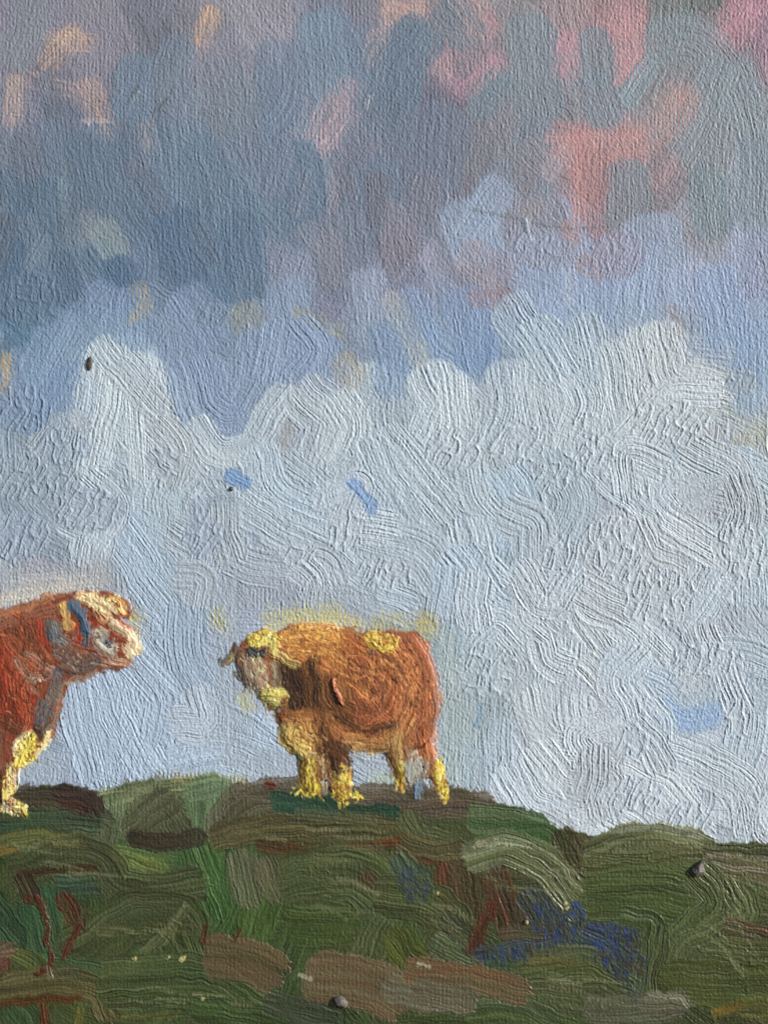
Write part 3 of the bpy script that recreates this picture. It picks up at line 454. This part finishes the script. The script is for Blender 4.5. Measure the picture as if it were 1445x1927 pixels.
cw(c,(178,126,76),36, 650,1392,690,1396,745,1388, c2=(150,96,58)); cw(c,(190,166,112),12, 652,1410,690,1414,728,1408, dry=0.2); cw(c,(170,110,66),30, 630,1370,660,1388)
cw(c,(72,46,30),16, 636,1342,665,1362,700,1372,735,1364, c2=(110,70,44)); cw(c,(60,42,30),8, 712,1334,704,1352)
cw(c,(90,56,34),34, 606,1375,622,1420,636,1462, c2=(64,42,28)); cw(c,(74,46,30),26, 632,1400,648,1430,652,1465, c2=(104,64,38)); cw(c,(60,38,26),10, 640,1388,655,1410,657,1450)
cw(c,(104,78,48),30, 576,1426,580,1468, c2=(140,112,70)); cw(c,(186,166,120),16, 604,1420,610,1490, c2=(160,140,110), dry=0.15)
cw(c,(140,100,62),34, 752,1368,745,1410,750,1446, c2=(170,140,90)); cw(c,(150,104,66),30, 775,1370,762,1420); cw(c,(152,88,58),32, 792,1380,804,1425, c2=(180,110,70)); cw(c,(170,120,80),20, 806,1420,826,1460, dry=0.15)
Y_ = [(230,206,70),(238,216,90),(214,184,62),(240,226,130),(196,160,70)]
cw(c,(166,132,100),34, 768,1414,782,1462, c2=(120,98,76), dry=0.12, wp=3); cw(c,(140,112,86),20, 800,1420,806,1452, dry=0.15)
hairs(C2B, 600, lambda x, y: math.atan2(y-1300, x-690)+math.pi/2 if x > 655 else (1.35 if y > 1240 and x < 620 else 0.5))
g = dict(dry=0.12, wp=3.5, soft=2.0, pick=0.12, streak=0.45)
cw(c,(202,138,74),26, 540,1200,585,1192,640,1206, c2=(222,170,88), **g); cw(c,(190,122,66),30, 545,1222,600,1222,645,1252, c2=(206,142,78), **g); cw(c,(184,118,66),24, 560,1242,600,1262,640,1290, **g)
cw(c,(176,104,60),24, 660,1215,700,1240,735,1280, c2=(200,130,74), **g); cw(c,(182,110,64),22, 735,1215,775,1265,778,1330,758,1385, c2=(204,140,84), **g); cw(c,(170,98,58),20, 700,1235,742,1290,728,1340,690,1362, c2=(140,80,48), **g); cw(c,(192,124,76),12, 770,1210,802,1270,806,1360, **g)
cw(c,(178,112,62),22, 660,1280,700,1310, **g); cw(c,(188,130,76),24, 650,1388,700,1394,745,1380, c2=(208,160,100), **g); cw(c,(150,98,58),20, 640,1300,650,1350, **g)
cw(c,(48,34,26),44, 540,1256,556,1290,562,1322, c2=(66,46,32), dry=0.05, wp=3, pick=0.05, streak=0.5); cw(c,(60,42,30),30, 575,1250,586,1285,586,1325, c2=(96,64,40), dry=0.1, wp=3, pick=0.05); cw(c,(58,40,28),26, 612,1395,628,1430,640,1468, c2=(84,54,34), wp=3, pick=0.05); cw(c,(64,42,28),10, 640,1348,668,1366,700,1374,738,1364, wp=2)
cw(c,(182,166,142),22, 464,1244,474,1282, c2=(140,120,98), **g); cw(c,(176,132,104),14, 490,1250,496,1300, **g); cw(c,(186,172,148),14, 512,1250,520,1296, c2=(150,130,104), **g); cw(c,(226,212,116),20, 494,1308,536,1304, c2=(204,192,104), body=1.2); cw(c,(214,206,130),12, 500,1322,522,1320, body=1.2)
cw(c,(214,178,98),26, 545,1364,540,1388,575,1410, c2=(232,206,130), dry=0.1, wp=3); cw(c,(186,136,76),24, 575,1360,598,1398, **g); cw(c,(166,112,64),20, 532,1352,580,1350, **g)
cw(c,(190,150,90),14, 756,1380,748,1440, **g); cw(c,(176,106,66),14, 800,1390,808,1425, **g)
dabs(c, Y_+[(130,96,54)], 584, 1464, 19, 34, 80, w=4.5, l=20, spread=12); dabs(c, Y_+[(110,80,46)], 644, 1478, 18, 34, 80, w=4.5, l=20, spread=12); dabs(c, Y_+[(150,110,60)], 754, 1462, 9, 26, 36, w=4, l=16, spread=14); dabs(c, Y_, 828, 1460, 8, 30, 46, w=4, l=20, spread=12); dabs(c, Y_, 838, 1490, 6, 18, 26, w=4, l=14, spread=12)
dabs(c, [(180,170,150),(150,130,108),(120,96,70),(200,190,160)], 782, 1446, 22, 28, 46, w=4, l=14)
dabs(c, [(104,70,42),(150,112,70),(84,56,36),(190,160,110)], 612, 1440, 10, 40, 40, w=4, l=20, body=0.4)
dabs(c, Y_, 578, 1488, 26, 9, 26, w=4, l=12, spread=40); dabs(c, Y_, 652, 1500, 24, 9, 26, w=4, l=12, spread=40)
hairs(C2B, 420, lambda x, y: math.atan2(y-1300, x-690)+math.pi/2 if x > 655 else (1.35 if y > 1240 and x < 620 else 0.5), w=(1.8, 3.2), l=(8, 20), var=0.32, op=0.65)
dabs(c, [(70,44,28),(92,58,36),(120,74,44)], 625, 1310, 24, 40, 40, w=2.5, l=16, ang=80, body=0.3); dabs(c, [(80,46,30),(200,134,84),(214,150,92)], 740, 1290, 60, 80, 70, w=2.5, l=14, ang=70, spread=40, body=0.3); dabs(c, [(84,56,36),(206,170,112),(176,120,70)], 580, 1380, 40, 28, 50, w=2.5, l=14, ang=60, spread=40, body=0.3)
cw(c,(232,206,92),30, 690,1200,742,1214, amp=0.9, body=1.8, c2=(206,164,70)); cw(c,(226,196,84),14, 716,1220,748,1206, dry=0.15, body=1.6); cw(c,(220,180,90),12, 560,1184,640,1186, dry=0.3, body=1.4); cw(c,(210,160,70),12, 630,1196,650,1206,dry=0.2)
cw(c,(150,84,52),14, 728,1192,770,1196); cw(c,(120,66,40),12, 770,1200,800,1250,806,1290, op=0.7)
cw(c,(214,184,96),22, 512,1226,556,1252, amp=0.9, body=1.6, c2=(236,212,130)); cw(c,(232,214,104),34, 474,1206,500,1196,518,1212, amp=0.8, body=2.0, c2=(214,190,80)); cw(c,(236,220,130),14, 505,1198,522,1216,518,1232, body=2.0)
cw(c,(150,82,66),10, 450,1224,462,1222)
cw(c,(176,104,78),9, 624,1276,630,1300,640,1322, body=4.0, edge=1.0, amp=0.2)
cw(c,(92,82,82),10, 690,1224,704,1228, body=1.5)
cw(c,(176,108,72),30, 700,1320,720,1350, dry=0.25)
cw(C2R,(120,66,48),16, 442,1214,434,1228, c2=(90,60,44), soft=1.2); cw(C2R,(66,54,40),15, 430,1234,420,1248, c2=(96,74,44), soft=1.2); cw(C2R,(212,190,90),6, 436,1228,428,1242, soft=0.8); cw(c,(110,90,74),9, 444,1226,458,1232)
cw(C2E,(44,44,50),16, 470,1224,484,1229,498,1228, body=2.4, c2=(70,68,70), pick=0.02, edge=0.8)
stroke((118,148,186), 18, [790,1474,788,1500], amp=0.5, dry=0.2, oid=HILL); stroke((168,170,160), 30, [776,1440,784,1465], amp=0.3, dry=0.2, thin=0.6)
dabs(c, [(232,206,92),(206,164,70),(240,220,120),(176,112,60)], 714, 1204, 40, 9, 34, w=3.5, l=22, ang=20)
dabs(c, [(214,156,82),(226,176,96),(198,134,72),(170,106,58)], 590, 1212, 60, 20, 90, w=3.5, l=24, ang=8, body=0.4); dabs(c, [(206,146,84),(188,122,70)], 680, 1250, 60, 30, 50, w=3, l=20, ang=50, spread=25, body=0.3)
dabs(c, [(206,194,166),(186,170,146),(216,206,150),(150,126,104)], 482, 1272, 22, 34, 70, w=3, l=16, ang=80, body=0.4); dabs(c, [(214,180,100),(232,208,124),(196,150,80)], 552, 1388, 22, 24, 50, w=3.5, l=18, ang=50, body=0.5); dabs(c, [(236,216,110),(214,190,80),(240,228,150)], 495, 1203, 28, 12, 26, w=4, l=20, ang=-20)
dabs(c, [(200,140,76),(220,176,92),(160,100,56)], 610, 1188, 70, 7, 60, w=3.5, l=20, ang=5, body=0.6)
# left cow, running on out of the frame
c1 = [(-290,1215),(-240,1180),(-120,1165),(0,1150),(40,1138),(80,1128),(110,1118),(150,1113),(188,1113),(218,1119),(236,1130),(248,1152),(244,1166),(226,1162),(250,1185),(265,1210),(263,1228),(244,1240),(240,1256),(224,1261),(200,1258),(184,1266),(158,1280),(130,1290),(120,1312),(112,1350),(100,1382),(90,1398),(68,1422),(45,1438),(34,1452),(26,1482),(22,1500),(46,1518),(50,1534),(26,1530),(0,1524),(-14,1450),(-20,1420),(-180,1400),(-200,1450),(-196,1520),(-230,1520),(-250,1440),(-275,1360),(-292,1290)]
poly([v for p in c1 for v in p], (132,66,46), oid=C1B, rough=8, h=0.8, thin=0.3, soft=4)
c = C1B
for k in range(26):
    x = rng.uniform(-280, -30); y = rng.uniform(1200, 1370); cw(c, [(138,62,42),(122,56,38),(158,78,48)][k % 3], 46, x, y, x+20, y+40, x+26, y+80)
cw(c,(126,80,62),34, -60,1188,40,1166,108,1146, c2=(150,94,66)); cw(c,(150,88,60),18, -60,1166,30,1150,100,1124, c2=(196,140,92)); cw(c,(176,118,78),10, 0,1154,60,1138,120,1118, dry=0.1)
cw(c,(142,64,42),60, 10,1192,40,1230,50,1290, c2=(176,84,50)); cw(c,(138,58,38),60, -10,1230,10,1290,30,1350, c2=(126,48,30)); cw(c,(142,60,36),50, 40,1290,60,1320,62,1362, c2=(164,78,48)); cw(c,(136,58,36),30, 75,1290,66,1340,50,1370)
cw(c,(160,60,40),26, 74,1162,76,1200,84,1240, c2=(150,48,30)); cw(c,(140,88,58),34, 20,1190,36,1230,60,1250, dry=0.1); cw(c,(126,76,52),30, 50,1180,66,1220,90,1250, c2=(150,96,62))
cw(c,(96,62,42),26, 0,1350,30,1368,66,1376, c2=(60,46,36)); cw(c,(160,62,42),14, 6,1260,10,1300, op=0.8)
cw(c,(172,158,140),20, 32,1240,52,1268,88,1276, c2=(140,104,80), amp=0.8); cw(c,(176,150,126),14, 44,1226,80,1250,98,1262, c2=(120,84,64)); cw(c,(150,120,96),20, 48,1280,70,1300)
cw(c,(120,84,66),46, 110,1222,150,1240,190,1232, c2=(142,98,74)); cw(c,(110,88,74),30, 118,1252,150,1258,180,1248, c2=(84,72,64)); cw(c,(150,70,52),24, 130,1206,170,1220,200,1232)
cw(c,(92,112,122),28, 98,1172,106,1194,120,1206, c2=(140,150,140)); cw(c,(66,86,106),10, 96,1186,116,1208); cw(c,(56,48,42),6, 90,1176,94,1204)
cw(c,(170,54,34),18, 140,1180,150,1206, c2=(206,150,90)); cw(c,(168,60,40),22, 172,1146,186,1176,184,1200); cw(c,(90,52,38),12, 160,1136,180,1160)
cw(c,(228,196,140),26, 148,1122,178,1136,204,1164, c2=(204,168,112), body=2.2, amp=0.9); cw(c,(234,214,160),18, 170,1120,196,1140,222,1150, body=2.2, amp=0.9)
cw(c,(166,166,152),34, 184,1186,196,1214,214,1222, c2=(190,184,160)); cw(c,(120,124,124),12, 196,1194,206,1216); cw(c,(196,186,160),14, 210,1166,232,1178, c2=(150,146,120), dry=0.1)
cw(c,(228,210,162),22, 214,1176,240,1192,254,1214,240,1234, c2=(200,170,120), body=2.2, amp=0.9); cw(c,(238,224,176),12, 246,1190,260,1212,254,1230, body=2.2); cw(c,(156,96,70),14, 222,1240,238,1250, c2=(190,150,110)); cw(c,(168,140,116),16, 190,1244,220,1250)
cw(c,(158,156,140),14, 124,1284,160,1276,186,1262, c2=(190,186,160), dry=0.1)
cw(c,(92,98,106),26, 112,1266,102,1300,84,1346, c2=(120,106,94)); cw(c,(80,88,96),24, 84,1320,72,1360); cw(c,(132,100,78),14, 116,1290,110,1330,98,1376, c2=(170,140,110)); cw(c,(70,62,54),24, 88,1350,80,1376)
cw(c,(58,48,38),16, 70,1366,78,1390); cw(c,(40,58,80),8, 106,1258,112,1274)
cw(c,(228,208,90),28, 62,1384,46,1412,38,1440, c2=(238,222,140), body=2.0, amp=0.9); cw(c,(226,206,120),14, 98,1372,84,1398,62,1420, c2=(240,228,180), body=1.8); cw(c,(236,216,170),8, 58,1372,36,1392,28,1420, body=1.6)
cw(c,(112,76,58),26, 4,1380,0,1420,2,1452, c2=(150,100,70)); cw(c,(96,62,44),20, -10,1390,-6,1500); cw(c,(228,210,120),18, 24,1440,14,1480,10,1500, c2=(242,232,180), dry=0.1, body=1.8); cw(c,(238,226,170),18, 30,1450,22,1490, dry=0.1, body=1.8)
cw(c,(222,212,150),26, 8,1508,34,1520, dry=0.2, body=1.8); cw(c,(226,206,80),12, 36,1512,48,1534, dry=0.25, body=1.8)
hairs(C1B, 600, lambda x, y: 0.9+0.5*math.sin(x/30+y/40) if x < 110 else 0.5)
g = dict(dry=0.12, wp=3, soft=2.0, pick=0.12, streak=0.45)
cw(c,(128,84,68),20, 0,1176,50,1160,104,1150, c2=(156,104,78), **g); cw(c,(150,70,48),26, 8,1210,34,1250,40,1300, c2=(170,96,66), **g); cw(c,(132,60,42),24, 50,1290,58,1340,54,1370, c2=(156,82,54), **g); cw(c,(120,52,36),20, 0,1290,14,1340, **g)
cw(c,(176,162,146),14, 34,1244,54,1270,90,1276, c2=(144,116,96), **g); cw(c,(150,116,96),12, 46,1228,80,1252,100,1262, **g); cw(c,(116,86,72),24, 112,1228,150,1246,188,1240, c2=(92,78,72), **g)
cw(c,(100,112,118),22, 100,1172,108,1196,122,1208, c2=(138,146,138), dry=0.05, wp=2); cw(c,(96,104,112),20, 112,1268,102,1304,84,1350, c2=(122,112,104), dry=0.05, wp=2); cw(c,(78,84,90),16, 82,1330,72,1366, wp=2); cw(c,(150,116,92),8, 120,1290,110,1340,98,1380, wp=2)
cw(c,(176,174,158),24, 186,1188,200,1214,220,1220, c2=(200,190,164), **g); cw(c,(110,118,122),8, 198,1196,206,1218); cw(c,(222,204,176),20, 214,1176,240,1192,254,1212,246,1230, c2=(204,180,150), body=1.2, wp=2); cw(c,(236,222,186),9, 248,1192,260,1212,252,1230, body=1.4); cw(c,(184,150,130),14, 206,1240,236,1250, **g)
cw(c,(226,204,156),20, 150,1122,184,1132,212,1152, c2=(206,178,130), body=1.3, wp=2); cw(c,(236,220,176),10, 168,1118,200,1130,222,1150, body=1.4)
cw(c,(230,208,96),18, 62,1390,46,1414,38,1440, c2=(240,226,150), body=1.4, wp=2); cw(c,(232,214,140),9, 98,1376,84,1400,62,1422, body=1.4); cw(c,(240,222,180),7, 56,1378,36,1396,26,1424, body=1.4)
dabs(c, [(228,196,140),(210,178,128),(240,222,170)], 185, 1134, 34, 14, 30, w=4, l=18, ang=30); dabs(c, [(236,220,176),(210,186,146)], 246, 1212, 14, 22, 20, w=4, l=16, ang=60); dabs(c, [(226,208,80),(238,222,140),(190,160,60)], 52, 1412, 18, 26, 36, w=4, l=20, ang=125); dabs(c, [(226,212,130),(240,232,190),(170,160,90)], 24, 1520, 26, 9, 40, w=4, l=12, ang=30); dabs(c, [(236,222,160),(230,208,100)], 18, 1475, 9, 26, 24, w=4, l=18, ang=100)
hairs(C1B, 350, lambda x, y: 0.9+0.5*math.sin(x/30+y/40) if x < 110 else 0.5, w=(1.8, 3.2), l=(8, 20), var=0.3, op=0.65)
dabs(c, [(96,96,96),(130,110,94),(158,146,130),(118,84,66)], 160, 1218, 62, 40, 90, w=3, l=16, ang=20, spread=30, body=0.4); dabs(c, [(110,96,84),(90,92,98),(140,104,80)], 92, 1330, 24, 50, 50, w=3, l=20, ang=110, body=0.4); dabs(c, [(100,46,30),(176,84,54),(124,70,46),(178,112,80),(96,60,42)], 30, 1260, 60, 100, 130, w=3, l=18, ang=70, spread=30, body=0.3)
cw(C1R,(216,180,96),18, 122,1136,126,1166,132,1184, c2=(236,204,120), body=1.8); cw(C1R,(66,88,108),20, 134,1134,154,1160,164,1190, c2=(86,104,118), body=2.0, pick=0.04); cw(C1R,(70,84,96),16, 160,1190,158,1214, c2=(120,96,80))
cw(C1H,(234,210,120),18, 204,1124,222,1130,238,1148, c2=(226,190,110), body=2.6, amp=0.9); cw(C1H,(150,100,84),5, 226,1124,242,1140,246,1154, body=2.0); cw(C1H,(70,50,40),5, 190,1117,204,1120)
cw(C1E,(48,66,88),9, 204,1206,212,1214, body=1.6, pick=0.02)

# ------------------------------------------------------------------ finish the relief
def blur(A, n=1):
    for _ in range(n):
        A = (np.roll(A, 1, 0)+np.roll(A, -1, 0)+2*A)/4; A = (np.roll(A, 1, 1)+np.roll(A, -1, 1)+2*A)/4
    return A
H += WV*T*np.where(ID == 0, 0.34, 0.24) + WV*(1-T)*0.10
wx = PX+9*(vn(PX/16, PY/22)-0.5); wr1 = 1-np.abs(2*vn(wx/4.6+PY/24, PY/17)-1); msk = sstep(0.5, 0.8, vn(PX/60+5, PY/55+9))
H += 0.75*msk*(wr1**3)*(ID == 0)*(0.45+0.55*sstep(500, 800, PY)); del wx, wr1, msk
H += FINE*np.where(ID == 0, 0.9, 0.7)
# cleaned ownership: majority of the neighbourhood
LIGHT = np.array([1.40, 1.29, 1.15], np.float32)      # what the sun and sky give this upright surface; pigments are read through it
NID = int(ID.max())+1; bestv = None; newid = None
for k in range(NID):
    b = blur((ID == k).astype(np.float32), 4)
    if bestv is None: bestv = b; newid = np.zeros_like(ID)
    else:
        u = b > bestv; newid[u] = k; bestv = np.where(u, b, bestv)
ID = newid
# the bodies swell a little out of the surface
for ks in ((C1B, C1E, C1R, C1H), (C2B, C2E, C2R)):
    m = np.isin(ID, ks).astype(np.float32); j, i = np.where(m > 0); sl_ = (slice(j.min()-30, j.max()+30), slice(max(0, i.min()-30), i.max()+30))
    H[sl_] += 5.0*sstep(0.5, 1.0, blur(m[sl_], 260))*m[sl_]
sk_ = (ID == 0)[..., None]; lum = C.mean(2, keepdims=True); bl = np.clip((C[..., 2:3]-C[..., 0:1])/0.15, 0, 1)
C = np.where(sk_, C+(lum-C)*0.04*bl+np.array([-0.008, 0.012, 0.0], np.float32)*bl+np.array([0.018, 0.005, 0.014], np.float32)*sstep(640, 520, PY)[..., None], C); del sk_, lum, bl
lin = np.where(C <= 0.04045, C/12.92, ((np.clip(C, 0, 1)+0.055)/1.055)**2.4).astype(np.float32)
hm = (~np.isin(ID, (0, C1B, C1E, C1R, C1H, C2B, C2E, C2R)))[..., None]
lin = np.where(hm, lin*np.array([0.90, 0.86, 0.71], np.float32), lin)
lin = np.clip(lin/LIGHT, 0.006, 0.85)

# ------------------------------------------------------------------ materials
def paint(name, rough=0.42, spec=0.4):
    m = bpy.data.materials.new(name); m.use_nodes = True; n = m.node_tree; p = n.nodes['Principled BSDF']
    at = n.nodes.new('ShaderNodeAttribute'); at.attribute_name = 'pigment'
    tc = n.nodes.new('ShaderNodeTexCoord'); nz = n.nodes.new('ShaderNodeTexNoise'); nz.inputs['Scale'].default_value = 60; nz.inputs['Detail'].default_value = 4
    mr = n.nodes.new('ShaderNodeMapRange'); mr.inputs['To Min'].default_value = rough-0.08; mr.inputs['To Max'].default_value = rough+0.14
    bp = n.nodes.new('ShaderNodeBump'); bp.inputs['Strength'].default_value = 0.25; bp.inputs['Distance'].default_value = 0.004
    n2 = n.nodes.new('ShaderNodeTexNoise'); n2.inputs['Scale'].default_value = 110; n2.inputs['Detail'].default_value = 3
    L = n.links.new
    L(tc.outputs['Object'], nz.inputs['Vector']); L(tc.outputs['Object'], n2.inputs['Vector'])
    L(at.outputs['Color'], p.inputs['Base Color']); L(nz.outputs[0], mr.inputs['Value']); L(mr.outputs[0], p.inputs['Roughness'])
    L(n2.outputs[0], bp.inputs['Height']); L(bp.outputs[0], p.inputs['Normal']); p.inputs['Specular IOR Level'].default_value = spec
    return m
M_SKY = paint('sky_paint', 0.50, 0.35); M_HILL = paint('hill_paint', 0.36, 0.5); M_COW = paint('cow_paint', 0.42, 0.3)

# ------------------------------------------------------------------ meshes cut from the relief, one per object
step = np.ones(NX, bool)
ci = np.array([i for i in range(NX) if (-30 < gx[i] < 1475) or i % 3 == 0 or i == NX-1]); ri = np.array([j for j in range(NY) if (-30 < gy[j] < 1957) or j % 3 == 0 or j == NY-1])
Hc = H[np.ix_(ri, ci)]; Lc = lin[np.ix_(ri, ci)]; Ic = ID[np.ix_(ri, ci)]
VX = ((gx[ci]-W/2)*S); VZ = ((Hh-gy[ri])*S)
vx, vz = np.meshgrid(VX, VZ); vy = -Hc*S
nr, nc = Hc.shape
IDX = np.arange(nr*nc).reshape(nr, nc)
cell = Ic[:-1, :-1]
def cut(name, ks, mat, parent=None, back=None):
    j, i = np.where(np.isin(cell, ks))
    q = np.stack([IDX[j, i], IDX[j+1, i], IDX[j+1, i+1], IDX[j, i+1]], 1)
    u, inv = np.unique(q, return_inverse=True); f = inv.reshape(-1, 4).astype(np.int32)
    co = np.stack([vx.ravel()[u], vy.ravel()[u], vz.ravel()[u]], 1).astype(np.float32); cc = Lc.reshape(-1, 3)[u]
    n = len(u)
    if back is not None:          # close it behind: a skirt round the outline and a back face
        e = np.concatenate([f[:, [0, 1]], f[:, [1, 2]], f[:, [2, 3]], f[:, [3, 0]]]).astype(np.int64)
        key = np.minimum(e[:, 0], e[:, 1])*n+np.maximum(e[:, 0], e[:, 1]); _, first, cnt = np.unique(key, return_index=True, return_counts=True)
        be = e[first[cnt == 1]]
        co2 = co.copy(); co2[:, 1] = back; co = np.concatenate([co, co2]); cc = np.concatenate([cc, cc])
        sk = np.stack([be[:, 1], be[:, 0], be[:, 0]+n, be[:, 1]+n], 1).astype(np.int32)
        f = np.concatenate([f, f[:, ::-1]+n, sk])
    me = bpy.data.meshes.new(name); me.vertices.add(len(co)); me.vertices.foreach_set('co', co.ravel())
    me.loops.add(f.size); me.loops.foreach_set('vertex_index', f.ravel().astype(np.int32))
    me.polygons.add(len(f)); me.polygons.foreach_set('loop_start', np.arange(0, f.size, 4, dtype=np.int32))
    me.update(calc_edges=True)
    me.polygons.foreach_set('use_smooth', np.ones(len(f), bool))
    at = me.color_attributes.new('pigment', 'FLOAT_COLOR', 'POINT')
    at.data.foreach_set('color', np.concatenate([cc, np.ones((len(cc), 1), np.float32)], 1).ravel())
    me.materials.append(mat)
    o = bpy.data.objects.new(name, me); sc.collection.objects.link(o)
    if parent: o.parent = parent; o.matrix_parent_inverse = parent.matrix_world.inverted()
    return o
def tag(o, label=None, cat=None, group=None, kind=None):
    for k, v in (('label', label), ('category', cat), ('group', group), ('kind', kind)):
        if v: o[k] = v
def empty(name, px, py):
    o = bpy.data.objects.new(name, None); sc.collection.objects.link(o); o.location = ((px-W/2)*S, 0, (Hh-py)*S); o.empty_display_size = 0.2
    bpy.context.view_layer.update(); return o

o = cut('sky', [0], M_SKY); tag(o, 'painted cloudy sky, grey-blue with pink touches above and pale thick cloud below', 'sky', kind='structure')
o = cut('hill', [HILL], M_HILL, back=0.02); tag(o, 'painted dark green hillside built from broad curved brushstrokes', 'hill', kind='structure')
t = empty('cow', 0, 1524); tag(t, 'red-brown cow cut by the left edge, facing right, pale forehead and yellow chest', 'cow', 'cows standing on the hilltop')
cut('body', [C1B], M_COW, t, 0.02); cut('eye', [C1E], M_COW, t, 0.02); p = cut('ear', [C1R], M_COW, t, 0.02); p['label'] = 'blue-grey and yellow ear'
p = cut('horn', [C1H], M_COW, t, 0.02); p['label'] = 'cream-yellow horn over the brow'
t = empty('cow', 650, 1506); tag(t, 'orange-brown cow in the middle of the ridge facing left, yellow poll and yellow feet', 'cow', 'cows standing on the hilltop')
cut('body', [C2B], M_COW, t, 0.02); p = cut('eye', [C2E], M_COW, t, 0.02); p['label'] = 'large black eye patch under the yellow poll'; cut('ear', [C2R], M_COW, t, 0.02)
o = cut('bush', [BUSH1], M_HILL, back=0.02); tag(o, 'low dark brown bush on the ridge beside the left cow\'s hoof', 'bush', 'bushes on the ridge')
o = cut('bush', [BUSH2], M_HILL, back=0.02); tag(o, 'rounded grey-green bush with dark base on the ridge between the two cows', 'bush', 'bushes on the ridge')
o = cut('twig', [TW1], M_HILL, back=0.02); tag(o, 'long wavy dark red stem with brown top, nearest the left edge', 'twig', 'red stems in the grass')
o = cut('twig', [TW2], M_HILL, back=0.02); tag(o, 'short slanting dark red stem with olive tuft, right of the wavy stem', 'twig', 'red stems in the grass')
o = cut('rock', [RK1], M_HILL, back=0.02); tag(o, 'oval mauve-brown rock in the grass, leftmost of three', 'rock', 'mauve-brown rocks in the grass')
o = cut('rock', [RK2], M_HILL, back=0.02); tag(o, 'wide greyish brown rock with a dark grit lump on it, middle of three', 'rock', 'mauve-brown rocks in the grass')
o = cut('rock', [RK3], M_HILL, back=0.02); tag(o, 'long reddish brown rock, rightmost of three', 'rock', 'mauve-brown rocks in the grass')

# ------------------------------------------------------------------ lumps of dried paint stuck on the surface; one stands in for a dark pit
import bmesh
def lump_mat(name, c1, c2_):
    m = bpy.data.materials.new(name); m.use_nodes = True; n = m.node_tree; p = n.nodes['Principled BSDF']
    nz = n.nodes.new('ShaderNodeTexNoise'); nz.inputs['Scale'].default_value = 14; nz.inputs['Detail'].default_value = 6
    cr = n.nodes.new('ShaderNodeValToRGB'); cr.color_ramp.elements[0].position = 0.35; cr.color_ramp.elements[1].position = 0.65
    cr.color_ramp.elements[0].color = (*c1, 1); cr.color_ramp.elements[1].color = (*c2_, 1)
    tc = n.nodes.new('ShaderNodeTexCoord'); n.links.new(tc.outputs['Object'], nz.inputs['Vector']); n.links.new(nz.outputs[0], cr.inputs[0]); n.links.new(cr.outputs[0], p.inputs['Base Color'])
    p.inputs['Roughness'].default_value = 0.62; return m
LG = lump_mat('grey_dried_paint', (0.04, 0.037, 0.034), (0.12, 0.11, 0.105)); LD = lump_mat('dark_pit_and_dried_paint', (0.02, 0.02, 0.02), (0.07, 0.06, 0.055))
from mathutils import noise
def lump(label, px, py, rx, rz, ry, tail, mat, rot=0.0, sd=0.0):
    bm = bmesh.new(); bmesh.ops.create_icosphere(bm, subdivisions=5, radius=1)
    for v in bm.verts:
        d = 1+0.16*noise.noise(v.co*1.7+Vector((sd, 0, 0)))+0.08*noise.noise(v.co*5+Vector((sd, 3, 0)))
        v.co *= d
        x, y, z = v.co
        if z > 0: x *= (1-tail*min(1, z)); z *= 1+tail*0.9; x += tail*0.45*z*max(0, z)
        x *= rx*S; z *= rz*S; y = y*ry*S
        v.co = Vector((x*math.cos(rot)-z*math.sin(rot), y, x*math.sin(rot)+z*math.cos(rot)))
    for f in bm.faces: f.smooth = True
    me = bpy.data.meshes.new('paint_lump'); bm.to_mesh(me); bm.free(); me.materials.append(mat)
    o = bpy.data.objects.new('paint_lump', me); sc.collection.objects.link(o); o.location = ((px-W/2)*S, -0.012, (Hh-py)*S)
    tag(o, label, 'paint lump', 'lumps of dried paint stuck on the surface'); return o
lump('teardrop grey lump of dried paint beside the pale streak below the right skyline', 1312, 1638, 14, 12, 8, 0.55, LG, sd=1)
lump('rounded dark grey lump of dried paint on the middle brown rock', 641, 1886, 14, 10, 8, 0.0, LG, rot=-0.5, sd=4)
lump('small upright dark pit at the left tip of the white cloud, built as a black lump', 169, 684, 5, 13, 3, 0.0, LD, rot=-0.15, sd=7)  # a dark pit in the paint, its darkness built as a raised black lump
lump('tiny black lump below the small blue dab in the cloud', 436, 920, 3.5, 4.5, 3, 0.0, LD, sd=9)
lump('small brown lump in the grass beside the blue brushwork', 990, 1736, 4.5, 4.5, 3, 0.0, lump_mat('brown_dried_paint', (0.12, 0.09, 0.06), (0.25, 0.2, 0.14)), sd=11)
